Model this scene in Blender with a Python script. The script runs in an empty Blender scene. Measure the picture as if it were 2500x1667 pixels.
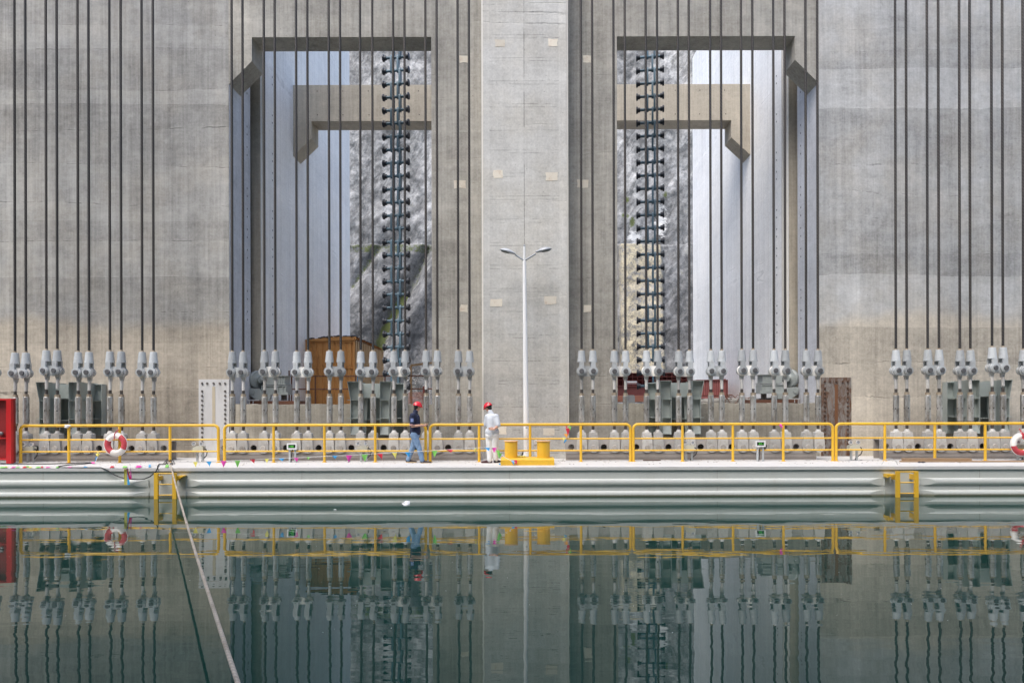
import bpy, bmesh, math, random
from mathutils import Vector, Matrix, noise as mnoise
R = math.radians
random.seed(7)
sc = bpy.context.scene
col = sc.collection

# ------------------------------------------------------------------ camera
F, CX, CY, H, ROLL = 1691.0, 1279.0, 990.0, 2.494, 0.0024
cam_d = bpy.data.cameras.new("camera")
cam = bpy.data.objects.new("camera", cam_d)
col.objects.link(cam)
cam_d.sensor_width = 36.0
cam_d.lens = F / 2500 * 36
cam_d.shift_x = -(CX - 1250) / 2500
cam_d.shift_y = (CY - 833.5) / 2500
cam_d.clip_start, cam_d.clip_end = 0.1, 500
cam.location = (0, 0, H)
cam.rotation_euler = (R(90), ROLL, 0)
sc.camera = cam

# ------------------------------------------------------------------ sky, sun, exposure
SUN_EL, SUN_AZ = R(58), R(210)      # azimuth measured from +Y clockwise: the sun stands high behind the camera, to its left
world = bpy.data.worlds.new("World"); sc.world = world
world.use_nodes = True
wn = world.node_tree
sky = wn.nodes.new('ShaderNodeTexSky'); sky.sky_type = 'NISHITA'; sky.sun_disc = False
sky.sun_elevation = SUN_EL; sky.sun_rotation = SUN_AZ
sky.air_density = 1.0; sky.dust_density = 2.5; sky.ozone_density = 1.0
bg = wn.nodes['Background']; bg.inputs['Strength'].default_value = 0.15
wn.links.new(sky.outputs[0], bg.inputs['Color'])
sun_d = bpy.data.lights.new("sun", 'SUN'); sun_d.energy = 1.35; sun_d.angle = R(40); sun_d.color = (1.0, 0.965, 0.91)
sun = bpy.data.objects.new("sun", sun_d); col.objects.link(sun)
sdir = Vector((math.sin(SUN_AZ) * math.cos(SUN_EL), math.cos(SUN_AZ) * math.cos(SUN_EL), math.sin(SUN_EL)))
sun.rotation_euler = sdir.to_track_quat('Z', 'Y').to_euler()
sc.view_settings.view_transform = 'Standard'; sc.view_settings.look = 'None'
sc.view_settings.exposure = 1.2; sc.view_settings.gamma = 1.0
sc.view_settings.use_curve_mapping = False

# ------------------------------------------------------------------ pixel -> place
def un(x, y):
    dx, dy = x - CX, y - CY
    return dx - ROLL * dy, dy + ROLL * dx
def P(x, y, D):                       # photo pixel seen at depth D
    dx, dy = un(x, y)
    return Vector((dx * D / F, D, H - dy * D / F))
def PX(x, D): return (x - CX) * D / F
def PZ(y, D): return H - (y - CY) * D / F
def PL(x, y, z):                      # photo pixel seen on the level z
    dx, dy = un(x, y)
    D = (H - z) * F / dy
    if z > .5: D = max(D, 18.99)
    return Vector((dx * D / F, D, z))
ZD = 0.81                             # deck level above the water

# ------------------------------------------------------------------ mesh builder
class MB:
    def __init__(s): s.v = []; s.f = []
    def add(s, vs, fs):
        o = len(s.v); s.v += [Vector(p) for p in vs]; s.f += [tuple(i + o for i in f) for f in fs]; return s
    def box(s, x0, x1, y0, y1, z0, z1):
        if x0 > x1: x0, x1 = x1, x0
        if y0 > y1: y0, y1 = y1, y0
        if z0 > z1: z0, z1 = z1, z0
        return s.add([(x0,y0,z0),(x1,y0,z0),(x1,y1,z0),(x0,y1,z0),(x0,y0,z1),(x1,y0,z1),(x1,y1,z1),(x0,y1,z1)],
                     [(3,2,1,0),(4,5,6,7),(0,1,5,4),(1,2,6,5),(2,3,7,6),(3,0,4,7)])
    def bar(s, a, b, w, h, up=(0,0,1)):           # rectangular bar from a to b
        a, b = Vector(a), Vector(b); d = (b - a).normalized(); u = Vector(up)
        if abs(d.dot(u)) > .95: u = Vector((0,1,0))
        r = d.cross(u).normalized(); u = r.cross(d)
        vs = [p + r * sx * w / 2 + u * sy * h / 2 for p in (a, b) for sx, sy in ((-1,-1),(1,-1),(1,1),(-1,1))]
        return s.add(vs, [(3,2,1,0),(4,5,6,7),(0,1,5,4),(1,2,6,5),(2,3,7,6),(3,0,4,7)])
    def cyl(s, a, b, r0, r1=None, n=16, caps=True, ph=0.0):
        return s.tube([a, b], [r0, r0 if r1 is None else r1], n, caps, ph)
    def tube(s, pts, rad, n=8, caps=True, ph=0.0, sy=1.0):
        pts = [Vector(p) for p in pts]
        if not hasattr(rad, '__len__'): rad = [rad] * len(pts)
        o = len(s.v); prev = None
        for i, p in enumerate(pts):
            d = (pts[min(i+1, len(pts)-1)] - pts[max(i-1, 0)]).normalized()
            if prev is None:
                u = Vector((0,0,1)) if abs(d.z) < .9 else Vector((1,0,0))
                u = (u - d * u.dot(d)).normalized()
            else:
                u = (prev - d * prev.dot(d)).normalized()
            prev = u; w = d.cross(u)
            for k in range(n):
                a = 2 * math.pi * k / n + ph
                s.v.append(p + (u * math.cos(a) + w * math.sin(a) * sy) * rad[i])
        for i in range(len(pts) - 1):
            for k in range(n):
                k2 = (k + 1) % n
                s.f.append((o+i*n+k, o+i*n+k2, o+(i+1)*n+k2, o+(i+1)*n+k))
        if caps:
            s.f.append(tuple(o + k for k in reversed(range(n))))
            s.f.append(tuple(o + (len(pts)-1)*n + k for k in range(n)))
        return s
    def lathe(s, prof, base=(0,0,0), n=20, sx=1.0, sy=1.0, axis='z'):   # prof = [(r, h)]
        o = len(s.v); b = Vector(base)
        for r, h in prof:
            for k in range(n):
                a = 2 * math.pi * k / n
                c = (r * math.cos(a) * sx, r * math.sin(a) * sy, h)
                if axis == 'x': c = (c[2], c[0], c[1])
                if axis == 'y': c = (c[1], c[2], c[0])
                s.v.append(b + Vector(c))
        for i in range(len(prof) - 1):
            for k in range(n):
                k2 = (k + 1) % n
                s.f.append((o+i*n+k, o+i*n+k2, o+(i+1)*n+k2, o+(i+1)*n+k))
        s.f.append(tuple(o + k for k in reversed(range(n)))); s.f.append(tuple(o + (len(prof)-1)*n + k for k in range(n)))
        return s
    def prism(s, poly, y0, y1):                    # polygon of (x, z), from depth y0 to y1
        n = len(poly)
        vs = [(x, y0, z) for x, z in poly] + [(x, y1, z) for x, z in poly]
        a = sum(poly[i][0]*poly[(i+1)%n][1] - poly[(i+1)%n][0]*poly[i][1] for i in range(n))
        fr = tuple(range(n)); bk = tuple(range(2*n-1, n-1, -1))
        if a < 0: fr = tuple(reversed(fr)); bk = tuple(reversed(bk))
        fs = [fr, bk]
        for i in range(n):
            j = (i + 1) % n
            q = (i, i+n, j+n, j)
            fs.append(q if a > 0 else tuple(reversed(q)))
        return s.add(vs, fs)
    def prismx(s, poly, x0, x1):                   # polygon of (y, z), from x0 to x1
        m = MB().prism(poly, x0, x1)
        return s.add([(v.y, v.x, v.z) for v in m.v], [tuple(reversed(f)) for f in m.f])
    def holed(s, outer, holes, y0, y1):            # plate with real holes, polygon of (x, z)
        bm = bmesh.new(); ed = []
        for loop in [outer] + holes:
            vv = [bm.verts.new((x, 0, z)) for x, z in loop]
            for i in range(len(vv)): ed.append(bm.edges.new((vv[i], vv[(i+1) % len(vv)])))
        bmesh.ops.triangle_fill(bm, use_beauty=True, use_dissolve=False, edges=ed, normal=(0,-1,0))
        bm.verts.index_update()
        vs = [(v.co.x, v.co.z) for v in bm.verts]; fs = [[v.index for v in f.verts] for f in bm.faces]
        bm.free()
        out = []
        for f in fs:
            a = sum(vs[f[i]][0]*vs[f[(i+1)%3]][1] - vs[f[(i+1)%3]][0]*vs[f[i]][1] for i in range(3))
            out.append(f if a > 0 else f[::-1])
        s.add([(x, y0, z) for x, z in vs], [tuple(f) for f in out])
        s.add([(x, y1, z) for x, z in vs], [tuple(reversed(f)) for f in out])
        for li, loop in enumerate([outer] + holes):
            n = len(loop)
            a = sum(loop[i][0]*loop[(i+1)%n][1] - loop[(i+1)%n][0]*loop[i][1] for i in range(n))
            fl = (a > 0) == (li == 0)
            o = len(s.v)
            s.v += [Vector((x, y0, z)) for x, z in loop] + [Vector((x, y1, z)) for x, z in loop]
            for i in range(n):
                j = (i + 1) % n; q = (o+i, o+i+n, o+j+n, o+j)
                s.f.append(q if fl else tuple(reversed(q)))
        return s
    def torus(s, c, R0, r, n=40, m=12, a0=0.0, a1=2*math.pi, ring=True):   # torus in the xz plane
        c = Vector(c); o = len(s.v); cnt = n if ring else n + 1
        for i in range(cnt):
            a = a0 + (a1 - a0) * i / n
            for k in range(m):
                b = 2 * math.pi * k / m
                rr = R0 + r * math.cos(b)
                s.v.append(c + Vector((rr*math.cos(a), r*math.sin(b), rr*math.sin(a))))
        for i in range(n):
            i2 = (i + 1) % cnt
            for k in range(m):
                k2 = (k + 1) % m
                s.f.append((o+i*m+k, o+i*m+k2, o+i2*m+k2, o+i2*m+k))
        return s
    def ell(s, c, rx, ry, rz, n=14, m=9, rot=None):
        c = Vector(c); vs = []; fs = []
        for i in range(1, m):
            t = math.pi * i / m
            for k in range(n):
                a = 2 * math.pi * k / n
                vs.append(Vector((rx*math.sin(t)*math.cos(a), ry*math.sin(t)*math.sin(a), rz*math.cos(t))))
        vs += [Vector((0,0,rz)), Vector((0,0,-rz))]
        for i in range(m - 2):
            for k in range(n):
                k2 = (k + 1) % n; fs.append((i*n+k, (i+1)*n+k, (i+1)*n+k2, i*n+k2))
        T, B = len(vs) - 2, len(vs) - 1
        for k in range(n):
            k2 = (k + 1) % n; fs.append((T, k, k2)); fs.append((B, (m-2)*n+k2, (m-2)*n+k))
        if rot: vs = [rot @ v for v in vs]
        return s.add([c + v for v in vs], fs)
    def cap(s, a, b, r0, r1, n=12):                # tapered limb with round ends
        a, b = Vector(a), Vector(b); d = (b - a); L = d.length; d = d.normalized()
        pts, rad = [], []
        for t in (-.98, -.8, -.5, 0): pts.append(a + d * t * r0); rad.append(r0 * math.sqrt(max(0, 1 - t*t)))
        for t in (0, .5, .8, .98): pts.append(b + d * t * r1); rad.append(r1 * math.sqrt(1 - t*t))
        return s.tube(pts, rad, n)
    def mesh(s, name, loc=(0,0,0), smooth=True, ang=35):
        me = bpy.data.meshes.new(name); L = Vector(loc)
        me.from_pydata([tuple(v - L) for v in s.v], [], s.f); me.validate(); me.update()
        if smooth:
            me.polygons.foreach_set('use_smooth', [True] * len(me.polygons))
            me.set_sharp_from_angle(angle=R(ang))
        return me
    def build(s, name, mat, parent=None, loc=None, smooth=True, ang=35, label=None, local=False):
        # parts are written in world space; local=True keeps the numbers as they are under the parent
        base = Vector((0,0,0))
        if parent is not None and not local: base = world_loc(parent)
        if loc is not None: base = Vector(loc)
        me = s.mesh(name, base, smooth, ang)
        o = bpy.data.objects.new(name, me); col.objects.link(o)
        for m in (mat if isinstance(mat, (list, tuple)) else [mat]): me.materials.append(m)
        if parent is not None: o.parent = parent
        if loc is not None: o.location = base
        if label: o['label'] = label
        return o
def world_loc(o):
    v = Vector((0,0,0))
    while o is not None: v = v + o.location; o = o.parent
    return v
def thing(name, label, cat, loc=(0,0,0), group=None):
    o = bpy.data.objects.new(name, None); o.empty_display_size = .2; col.objects.link(o); o.location = loc
    o['label'] = label; o['category'] = cat
    if group: o['group'] = group
    return o
def tag(o, label, cat, group=None):
    o['label'] = label; o['category'] = cat
    if group: o['group'] = group
    return o
def copy_tree(o, parent=None):
    c = o.copy(); col.objects.link(c); c.parent = parent
    for ch in list(o.children): copy_tree(ch, c)
    return c

# ------------------------------------------------------------------ material helpers
class S:                                            # a socket with arithmetic
    def __init__(s, nt, k): s.nt, s.k = nt, k
    def _m(s, op, b=None, c=None, clamp=False):
        n = s.nt.nodes.new('ShaderNodeMath'); n.operation = op; n.use_clamp = clamp
        for i, v in enumerate((s, b, c)):
            if v is None: continue
            if isinstance(v, S): s.nt.links.new(v.k, n.inputs[i])
            else: n.inputs[i].default_value = v
        return S(s.nt, n.outputs[0])
    def __add__(s, b): return s._m('ADD', b)
    def __radd__(s, b): return s._m('ADD', b)
    def __sub__(s, b): return s._m('SUBTRACT', b)
    def __rsub__(s, b): return (s * -1.0)._m('ADD', b)
    def __mul__(s, b): return s._m('MULTIPLY', b)
    def __rmul__(s, b): return s._m('MULTIPLY', b)
    def floor(s): return s._m('FLOOR')
    def fract(s): return s._m('FRACT')
    def abs(s): return s._m('ABSOLUTE')
    def sin(s): return s._m('SINE')
    def mx(s, b): return s._m('MAXIMUM', b)
    def mn(s, b): return s._m('MINIMUM', b)
    def step(s, a, b, t0=0.0, t1=1.0):              # smooth ramp from a to b
        n = s.nt.nodes.new('ShaderNodeMapRange'); n.interpolation_type = 'SMOOTHSTEP'
        s.nt.links.new(s.k, n.inputs[0])
        n.inputs[1].default_value, n.inputs[2].default_value = a, b
        n.inputs[3].default_value, n.inputs[4].default_value = t0, t1
        return S(s.nt, n.outputs[0])
class Mat:
    def __init__(s, name, rough=.8, metal=0.0):
        s.m = bpy.data.materials.new(name); s.m.use_nodes = True
        s.nt = s.m.node_tree; s.b = s.nt.nodes['Principled BSDF']
        s.b.inputs['Roughness'].default_value = rough; s.b.inputs['Metallic'].default_value = metal
    def pos(s):
        n = s.nt.nodes.new('ShaderNodeNewGeometry'); return S(s.nt, n.outputs['Position'])
    def obj(s):
        n = s.nt.nodes.new('ShaderNodeTexCoord'); return S(s.nt, n.outputs['Object'])
    def xyz(s, p):
        n = s.nt.nodes.new('ShaderNodeSeparateXYZ'); s.nt.links.new(p.k, n.inputs[0]); return [S(s.nt, o) for o in n.outputs]
    def comb(s, *a):
        n = s.nt.nodes.new('ShaderNodeCombineXYZ')
        for i, v in enumerate(a):
            if isinstance(v, S): s.nt.links.new(v.k, n.inputs[i])
            else: n.inputs[i].default_value = v
        return S(s.nt, n.outputs[0])
    def scale(s, p, sc_, off=(0,0,0)):
        n = s.nt.nodes.new('ShaderNodeMapping'); s.nt.links.new(p.k, n.inputs[0]); n.inputs['Scale'].default_value = sc_; n.inputs['Location'].default_value = off
        return S(s.nt, n.outputs[0])
    def noise(s, p, scale=1.0, detail=4.0, rough=.55, dist=0.0):
        n = s.nt.nodes.new('ShaderNodeTexNoise'); s.nt.links.new(p.k, n.inputs['Vector'])
        n.inputs['Scale'].default_value = scale; n.inputs['Detail'].default_value = detail
        n.inputs['Roughness'].default_value = rough; n.inputs['Distortion'].default_value = dist
        return S(s.nt, n.outputs[0])
    def voro(s, p, scale=1.0, feature='F1'):
        n = s.nt.nodes.new('ShaderNodeTexVoronoi'); n.feature = feature; s.nt.links.new(p.k, n.inputs['Vector']); n.inputs['Scale'].default_value = scale
        return S(s.nt, n.outputs[0])
    def white(s, p):
        n = s.nt.nodes.new('ShaderNodeTexWhiteNoise'); n.noise_dimensions = '3D'; s.nt.links.new(p.k, n.inputs['Vector']); return S(s.nt, n.outputs[0])
    def rnd(s):
        n = s.nt.nodes.new('ShaderNodeObjectInfo'); return S(s.nt, n.outputs['Random'])
    def attr(s, name):
        n = s.nt.nodes.new('ShaderNodeAttribute'); n.attribute_name = name; return S(s.nt, n.outputs['Fac'])
    def mix(s, f, a, b):                             # colours
        n = s.nt.nodes.new('ShaderNodeMix'); n.data_type = 'RGBA'
        for i, v in ((0, f), (6, a), (7, b)):
            if isinstance(v, S): s.nt.links.new(v.k, n.inputs[i])
            elif i == 0: n.inputs[0].default_value = v
            else: n.inputs[i].default_value = (*v, 1)
        return S(s.nt, n.outputs[2])
    def mul(s, c, v):                                # colour times value
        n = s.nt.nodes.new('ShaderNodeVectorMath'); n.operation = 'SCALE'
        if isinstance(c, S): s.nt.links.new(c.k, n.inputs[0])
        else: n.inputs[0].default_value = c
        s.nt.links.new(v.k, n.inputs['Scale']) if isinstance(v, S) else setattr(n.inputs['Scale'], 'default_value', v)
        return S(s.nt, n.outputs[0])
    def set(s, key, v):
        if isinstance(v, S): s.nt.links.new(v.k, s.b.inputs[key])
        elif key == 'Base Color': s.b.inputs[key].default_value = (*v, 1)
        else: s.b.inputs[key].default_value = v
        return s
    def bump(s, h, strength=.3, dist=.02):
        n = s.nt.nodes.new('ShaderNodeBump'); s.nt.links.new(h.k, n.inputs['Height'])
        n.inputs['Strength'].default_value = strength; n.inputs['Distance'].default_value = dist
        s.nt.links.new(n.outputs[0], s.b.inputs['Normal']); return s

def concrete(name, base, warm=(.36,.33,.28), streak=.28, lift=.95, tone=.16, blotch=.35, lines=.35, low=None, wave=0.0, seed=0.0, chalk=.35, panel=3.0, forms=None):
    m = Mat(name, .88); p = m.pos(); x, y, z = m.xyz(p)
    q = m.scale(p, (1,1,1), (seed*3.1, seed*7.7, seed*1.3))
    big = m.noise(q, .33, 6, .62); mid = m.noise(q, 1.5, 6, .68, .6); fine = m.noise(q, 16, 5, .72)
    st = m.noise(m.scale(q, (3.2, 3.2, .10)), 1.0, 6, .7)
    st2 = m.noise(m.scale(q, (15, 15, .35)), 1.0, 4, .65)
    zz = z * (1/lift) + (m.noise(m.scale(q, (.02,.02,.55)), 1.0, 2) - .5) * 2.4 + (m.noise(m.scale(q, (.35,.35,.6)), 1.0, 5, .65) - .5) * (.22 + wave)
    lay = m.white(m.comb((x*(1/panel)).floor(), (y*(1/panel)).floor(), zz.floor()))
    edge = (zz.fract() - .5).abs()
    brk = m.noise(m.scale(q, (1.6,1.6,.3)), 1.0, 4, .7)
    line = edge.step(.482, .497) * brk.step(.46, .62)
    halo = edge.step(.40, .5) * brk.step(.42, .66)
    hz = m.noise(m.scale(q, (.55,.55,3.2)), 1.0, 7, .75, .4); gr = m.noise(q, 5.5, 6, .78)
    v = (hz-.5)*(1.5*blotch) + (gr-.5)*(1.7*blotch) + (big-.5)*(2.2*blotch) + (mid-.5)*(1.3*blotch) + (st-.5)*(2*streak) + (st2-.5)*(1.6*streak) + (fine-.5)*.62 + (lay-.5)*tone + 1.0
    v = v - line*lines + halo*(.12)
    c = m.mix(m.noise(q, .6, 5, .65).step(.38, .66), base, tuple(.62*a+.38*b for a, b in zip(base, warm)))
    if low:
        lz, lc = low
        wob = z + (m.noise(m.scale(q, (.35,.35,.1)), 1.0, 4) - .5) * 1.6
        c = m.mix(wob.step(lz+.35, lz-.25), c, lc)
    if forms:                                    # shutter joints in close pairs, a middle seam and paler margins
        fl, xc, hw = forms
        u = z * (1/fl) + (m.noise(m.scale(q, (.5,.5,2)), 1.0, 3) - .5) * .10
        jb = m.noise(m.scale(q, (1.3,1.3,5)), 1.0, 5, .75)
        f1 = ((u.fract() - .5).abs()).step(.012, .003) * jb.step(.45, .56)
        f2 = (((u + .14).fract() - .5).abs()).step(.012, .003) * jb.step(.56, .47)
        seam = ((x - xc).abs()).step(.014, .004) * m.noise(m.scale(q, (1,1,.8)), 1.0, 4, .7).step(.40, .52)
        mar = ((x - xc).abs()).step(hw - .27, hw - .23)
        jl = f1.mx(f2) * (mar*-1.0 + 1.0)
        v = v - jl.mx(seam) * .62 + mar * .10 - z.step(8.5, 1.5) * .13
        plug = m.voro(m.scale(p, (1.1, .001, 1.6), (.3, 0, .2)), 1.0).step(.075, .05)
        v = v - plug * .14
    c = m.mul(c, v)
    pale = (m.noise(q, 2.1, 7, .75, 1.2).step(.60, .70) * m.noise(m.scale(q,(.2,.2,.5)), 1, 3).step(.5,.62)) * chalk
    c = m.mix(pale, c, (.55,.535,.49))
    dark = m.voro(m.scale(q, (1,1,1)), 2.6).step(.05, .03) * .5
    c = m.mix(dark, c, (.10,.098,.09))
    m.set('Base Color', c)
    m.bump(fine*.5 + st2*.35 + mid*.6 - line*.6, .35, .02)
    return m.m
def paint(name, c, rough=.45, dirt=.25, dcol=(.12,.10,.08), sc_=3.0, metal=0.0, rust=0.0, rnd=.12, vert=False):
    m = Mat(name, rough, metal); p = m.pos(); r = m.rnd()
    q = m.scale(p, (1,1,.25) if vert else (1,1,1))
    n = m.noise(q, sc_, 7, .7, .4); f = m.noise(p, sc_*9, 4, .7)
    k = (n*.7 + f*.3).step(.48, .72)
    cc = m.mix(k*dirt, c, dcol)
    if rust:
        rr = m.noise(m.scale(p, (1,1,.5)), sc_*1.7, 8, .75, .5).step(.56, .66)
        cc = m.mix(rr*rust, cc, (.16,.065,.025))
    cc = m.mul(cc, (r-.5)*(2*rnd) + (f-.5)*.25 + 1.0)
    m.set('Base Color', cc); m.set('Roughness', k*.3 + rough)
    m.bump(f, .12, .004)
    return m.m

MT = {}
MT['wall_w'] = concrete('concrete_west', (.315,.31,.295), low=(5.15,(.405,.36,.295)), seed=1.0, tone=.30, blotch=.45, streak=.42, panel=40.0, lines=.6, wave=.1, chalk=.45)
MT['wall_e'] = concrete('concrete_east_lit', (.41,.415,.415), low=(5.3,(.46,.42,.355)), seed=5.0, chalk=.6, wave=.35, tone=.34, blotch=.42, streak=.34, panel=40.0, lines=.5)  # lighter base than the west tower paints in the brighter light here
MT['wall_c'] = concrete('concrete_centre', (.36,.345,.31), seed=9.0, streak=.42, tone=.10, blotch=.45)
MT['column'] = concrete('concrete_column', (.50,.495,.475), seed=13.0, streak=.12, lift=2.9, tone=.10, lines=.35, blotch=.30, chalk=.5, warm=(.45,.42,.36), forms=(.73, .03, 1.35))
MT['beam'] = concrete('concrete_beam', (.44,.395,.32), seed=17.0, streak=.34, tone=.05, blotch=.22, lines=.15)
MT['parapet'] = concrete('concrete_parapet', (.36,.335,.28), seed=21.0, streak=.36, tone=.05, lines=.2)
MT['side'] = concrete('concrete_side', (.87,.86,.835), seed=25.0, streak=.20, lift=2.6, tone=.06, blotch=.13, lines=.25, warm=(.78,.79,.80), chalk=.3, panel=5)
MT['reveal'] = concrete('concrete_reveal', (.62,.63,.66), seed=29.0, streak=.22, lift=2.2, tone=.08, blotch=.25, lines=.3, warm=(.5,.53,.58))
MT['patch'] = paint('mortar', (.66,.61,.52), .9, .7, (.36,.20,.10), 5.0)
MT['arris'] = paint('pale_edge', (.72,.70,.65), .85, .3, (.4,.38,.33), 5.0)

MT['socket'] = paint('grey_paint', (.42,.44,.45), .45, .5, (.17,.16,.15), 7.0, rnd=.22)
MT['plate'] = paint('pale_plate', (.74,.73,.70), .5, .35, (.22,.19,.15), 5.0, rnd=.3)
MT['rod'] = paint('rod_paint', (.45,.44,.42), .5, .65, (.17,.15,.125), 6.0, rnd=.3)
MT['pin'] = paint('pin_steel', (.13,.13,.135), .4, .4, (.12,.11,.10), 12.0, .3)
MT['sleeve'] = None
m = Mat('worn_zinc', .36, .7); p = m.pos(); r = m.rnd()
n1 = m.noise(m.scale(p, (1,1,.4)), 7, 6, .7, .3); n2 = m.noise(p, 60, 4, .7)
c = m.mix(n1.step(.36,.70), (.58,.57,.55), (.24,.22,.19))
c = m.mix(m.noise(p, 14, 6, .8).step(.68,.76)*.8, c, (.12,.06,.03))
m.set('Base Color', m.mul(c, (r-.5)*.35 + (n2-.5)*.4 + 1.0)); m.set('Roughness', n1*.4 + .22); m.bump(n2, .2, .004); MT['sleeve'] = m.m
MT['nut'] = paint('nut_steel', (.36,.30,.225), .5, .5, (.13,.09,.06), 18.0, .3, rust=.4)
MT['thread'] = paint('greased_thread', (.055,.047,.042), .45, .3, (.02,.018,.016), 20.0)
MT['clevis_pin'] = paint('clevis_pin_paint', (.40,.38,.35), .6, .7, (.16,.12,.09), 22.0, rnd=.3, rust=.3)
MT['clevis'] = paint('clevis_paint', (.46,.455,.435), .6, .7, (.20,.175,.15), 5.5, rnd=.2, rust=.15)
m = Mat('wire_rope', .65, .0); p = m.pos(); x, y, z = m.xyz(p); r = m.rnd()
w = ((x*95.0 + z*62.0).sin() * .5 + .5)
spk = m.noise(m.scale(p, (30,30,6)), 1, 3, .8).step(.70,.76) * m.noise(m.scale(p,(2,2,.35)), 1, 2).step(.52,.6)
tone = m.noise(m.scale(p, (3,3,.25)), 1, 4, .7)
c = m.mix(tone.step(.4,.65), (.046,.039,.034), (.030,.028,.028))
c = m.mul(c, w*.75 + .55 + (r-.5)*.3)
c = m.mix(spk*.8, c, (.55,.54,.52)); m.set('Base Color', c); m.bump(w, .5, .01); MT['rope'] = m.m
MT['yellow'] = paint('yellow_paint', (.76,.45,.035), .42, .34, (.42,.27,.09), 4.0, rnd=.05, rust=.12)
MT['white_metal'] = paint('white_paint', (.80,.80,.80), .35, .12, (.5,.48,.44), 4.0, rnd=.02)
MT['lampgrey'] = paint('lamp_grey', (.36,.385,.42), .35, .15, (.3,.3,.3), 4.0)
MT['lens'] = paint('lamp_lens', (.12,.13,.13), .12, .2, (.05,.05,.05), 20.0)
MT['green_grey'] = paint('grey_green_steel', (.38,.425,.41), .5, .3, (.14,.14,.12), 2.5, vert=True, rust=.12, rnd=.05)
MT['machine'] = paint('machine_green', (.32,.35,.34), .45, .35, (.14,.14,.12), 5.0, rnd=.08)
MT['chain'] = paint('chain_blue', (.085,.15,.20), .42, .35, (.035,.045,.055), 4.0, rnd=.25)
MT['roller'] = paint('roller_dark', (.026,.032,.045), .45, .3, (.05,.05,.055), 9.0)
MT['hull'] = None
m = Mat('hull_paint', .42); p = m.pos(); x, y, z = m.xyz(p)
n = m.noise(m.scale(p, (1.2,1,.22)), 1.3, 6, .7); f = m.noise(p, 22, 4, .7); s2 = m.noise(m.scale(p, (.10,1,5)), 1.4, 5, .7)
c = m.mix(n.step(.45,.75)*.35, (.54,.56,.53), (.43,.42,.37))
c = m.mix(s2.step(.56,.75)*.3, c, (.52,.47,.37))
rs = m.noise(m.scale(p, (2.2,1,.12)), 2.2, 7, .8).step(.66,.74)
c = m.mix(rs*.5, c, (.33,.22,.12))
alg = (z + (m.noise(m.scale(p,(5,1,1)), 3, 5, .8)-.5)*.05).step(.075, .02)
c = m.mix(alg*.8, c, (.13,.12,.055))
m.set('Base Color', m.mul(c, (f-.5)*.12 + 1.0)); m.set('Roughness', n*.25 + .3); MT['hull'] = m.m
MT['deck'] = None
m = Mat('deck_paint', .6); p = m.pos()
n = m.noise(p, 1.1, 7, .72, .5); f = m.noise(p, 18, 5, .75); k = m.noise(m.scale(p,(.6,3,1)), 2.0, 6, .75)
c = m.mix(n.step(.5,.72)*.4, (.60,.59,.575), (.46,.43,.39)); c = m.mix((k*.6+f*.4).step(.60,.70)*.35, c, (.34,.30,.26))
m.set('Base Color', c); m.bump(f, .2, .004); MT['deck'] = m.m
MT['girder'] = paint('girder_paint', (.335,.32,.305), .6, .5, (.22,.19,.165), 2.2, vert=False, rnd=.03)
MT['girder_low'] = paint('girder_low_paint', (.285,.26,.24), .7, .45, (.19,.16,.14), 2.0, rnd=.03)
MT['black'] = paint('black_rubber', (.018,.018,.02), .5, .2, (.05,.045,.04), 6.0)
MT['red'] = paint('red_paint', (.48,.012,.014), .38, .25, (.22,.012,.012), 3.0)
MT['red_shaded'] = paint('red_inside_shaded', (.25,.010,.010), .5, .3, (.1,.006,.006), 3.0)  # darker copy of the red, paints the shade inside the cabinet
MT['cont'] = paint('orange_steel', (.60,.285,.085), .6, .5, (.20,.075,.03), 2.2, rust=.5, vert=True, rnd=.02)
MT['cream'] = paint('cream_rib', (.62,.46,.27), .6, .4, (.35,.2,.1), 4.0)
MT['tarp'] = paint('dark_tarp', (.025,.024,.028), .55, .3, (.07,.06,.05), 6.0)
MT['blue_tarp'] = paint('blue_sheet', (.10,.32,.62), .5, .3, (.6,.65,.7), 6.0)
MT['wood'] = paint('raw_timber', (.30,.20,.115), .8, .5, (.16,.09,.05), 4.0, rnd=.2)
MT['maroon'] = paint('maroon_steel', (.20,.055,.05), .6, .4, (.10,.03,.025), 4.0, rnd=.15)
MT['pinkish'] = paint('faded_red_steel', (.42,.15,.14), .6, .4, (.28,.09,.08), 4.0, rnd=.1)
MT['copper'] = paint('copper_pipe', (.50,.20,.12), .4, .3, (.25,.09,.05), 8.0, .3)
MT['rust'] = paint('rusty_bar', (.13,.055,.032), .8, .5, (.06,.03,.02), 7.0, rnd=.2)
MT['scrap'] = paint('pale_scrap', (.55,.55,.54), .6, .5, (.25,.21,.17), 7.0, rnd=.3)
MT['plate_white'] = paint('white_anchor_plate', (.56,.56,.56), .6, .55, (.36,.345,.315), 2.6, vert=True)
m = Mat('rusty_anchor_plate', .75); p = m.pos(); x, y, z = m.xyz(p)
n = m.noise(m.scale(p,(1.6,1,.6)), 3.2, 8, .78, .8); f = m.noise(p, 24, 5, .8); v2 = m.noise(m.scale(p,(5,1,.35)), 2, 6, .75)
c = m.mix(n.step(.40,.60), (.23,.215,.20), (.115,.058,.033)); c = m.mix(v2.step(.55,.70)*.7, c, (.22,.088,.032)); c = m.mix(f.step(.6,.72)*.6, c, (.08,.05,.04))
m.set('Base Color', c); m.bump(f, .4, .01); MT['plate_rust'] = m.m
MT['strip_beige'] = paint('beige_strip', (.50,.44,.33), .7, .4, (.36,.32,.26), 4.0)
MT['strip_rust'] = paint('rust_strip', (.17,.075,.034), .8, .5, (.12,.06,.035), 4.0)
MT['bolt'] = paint('bolt_steel', (.11,.10,.09), .5, .4, (.07,.05,.04), 10.0)
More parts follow.
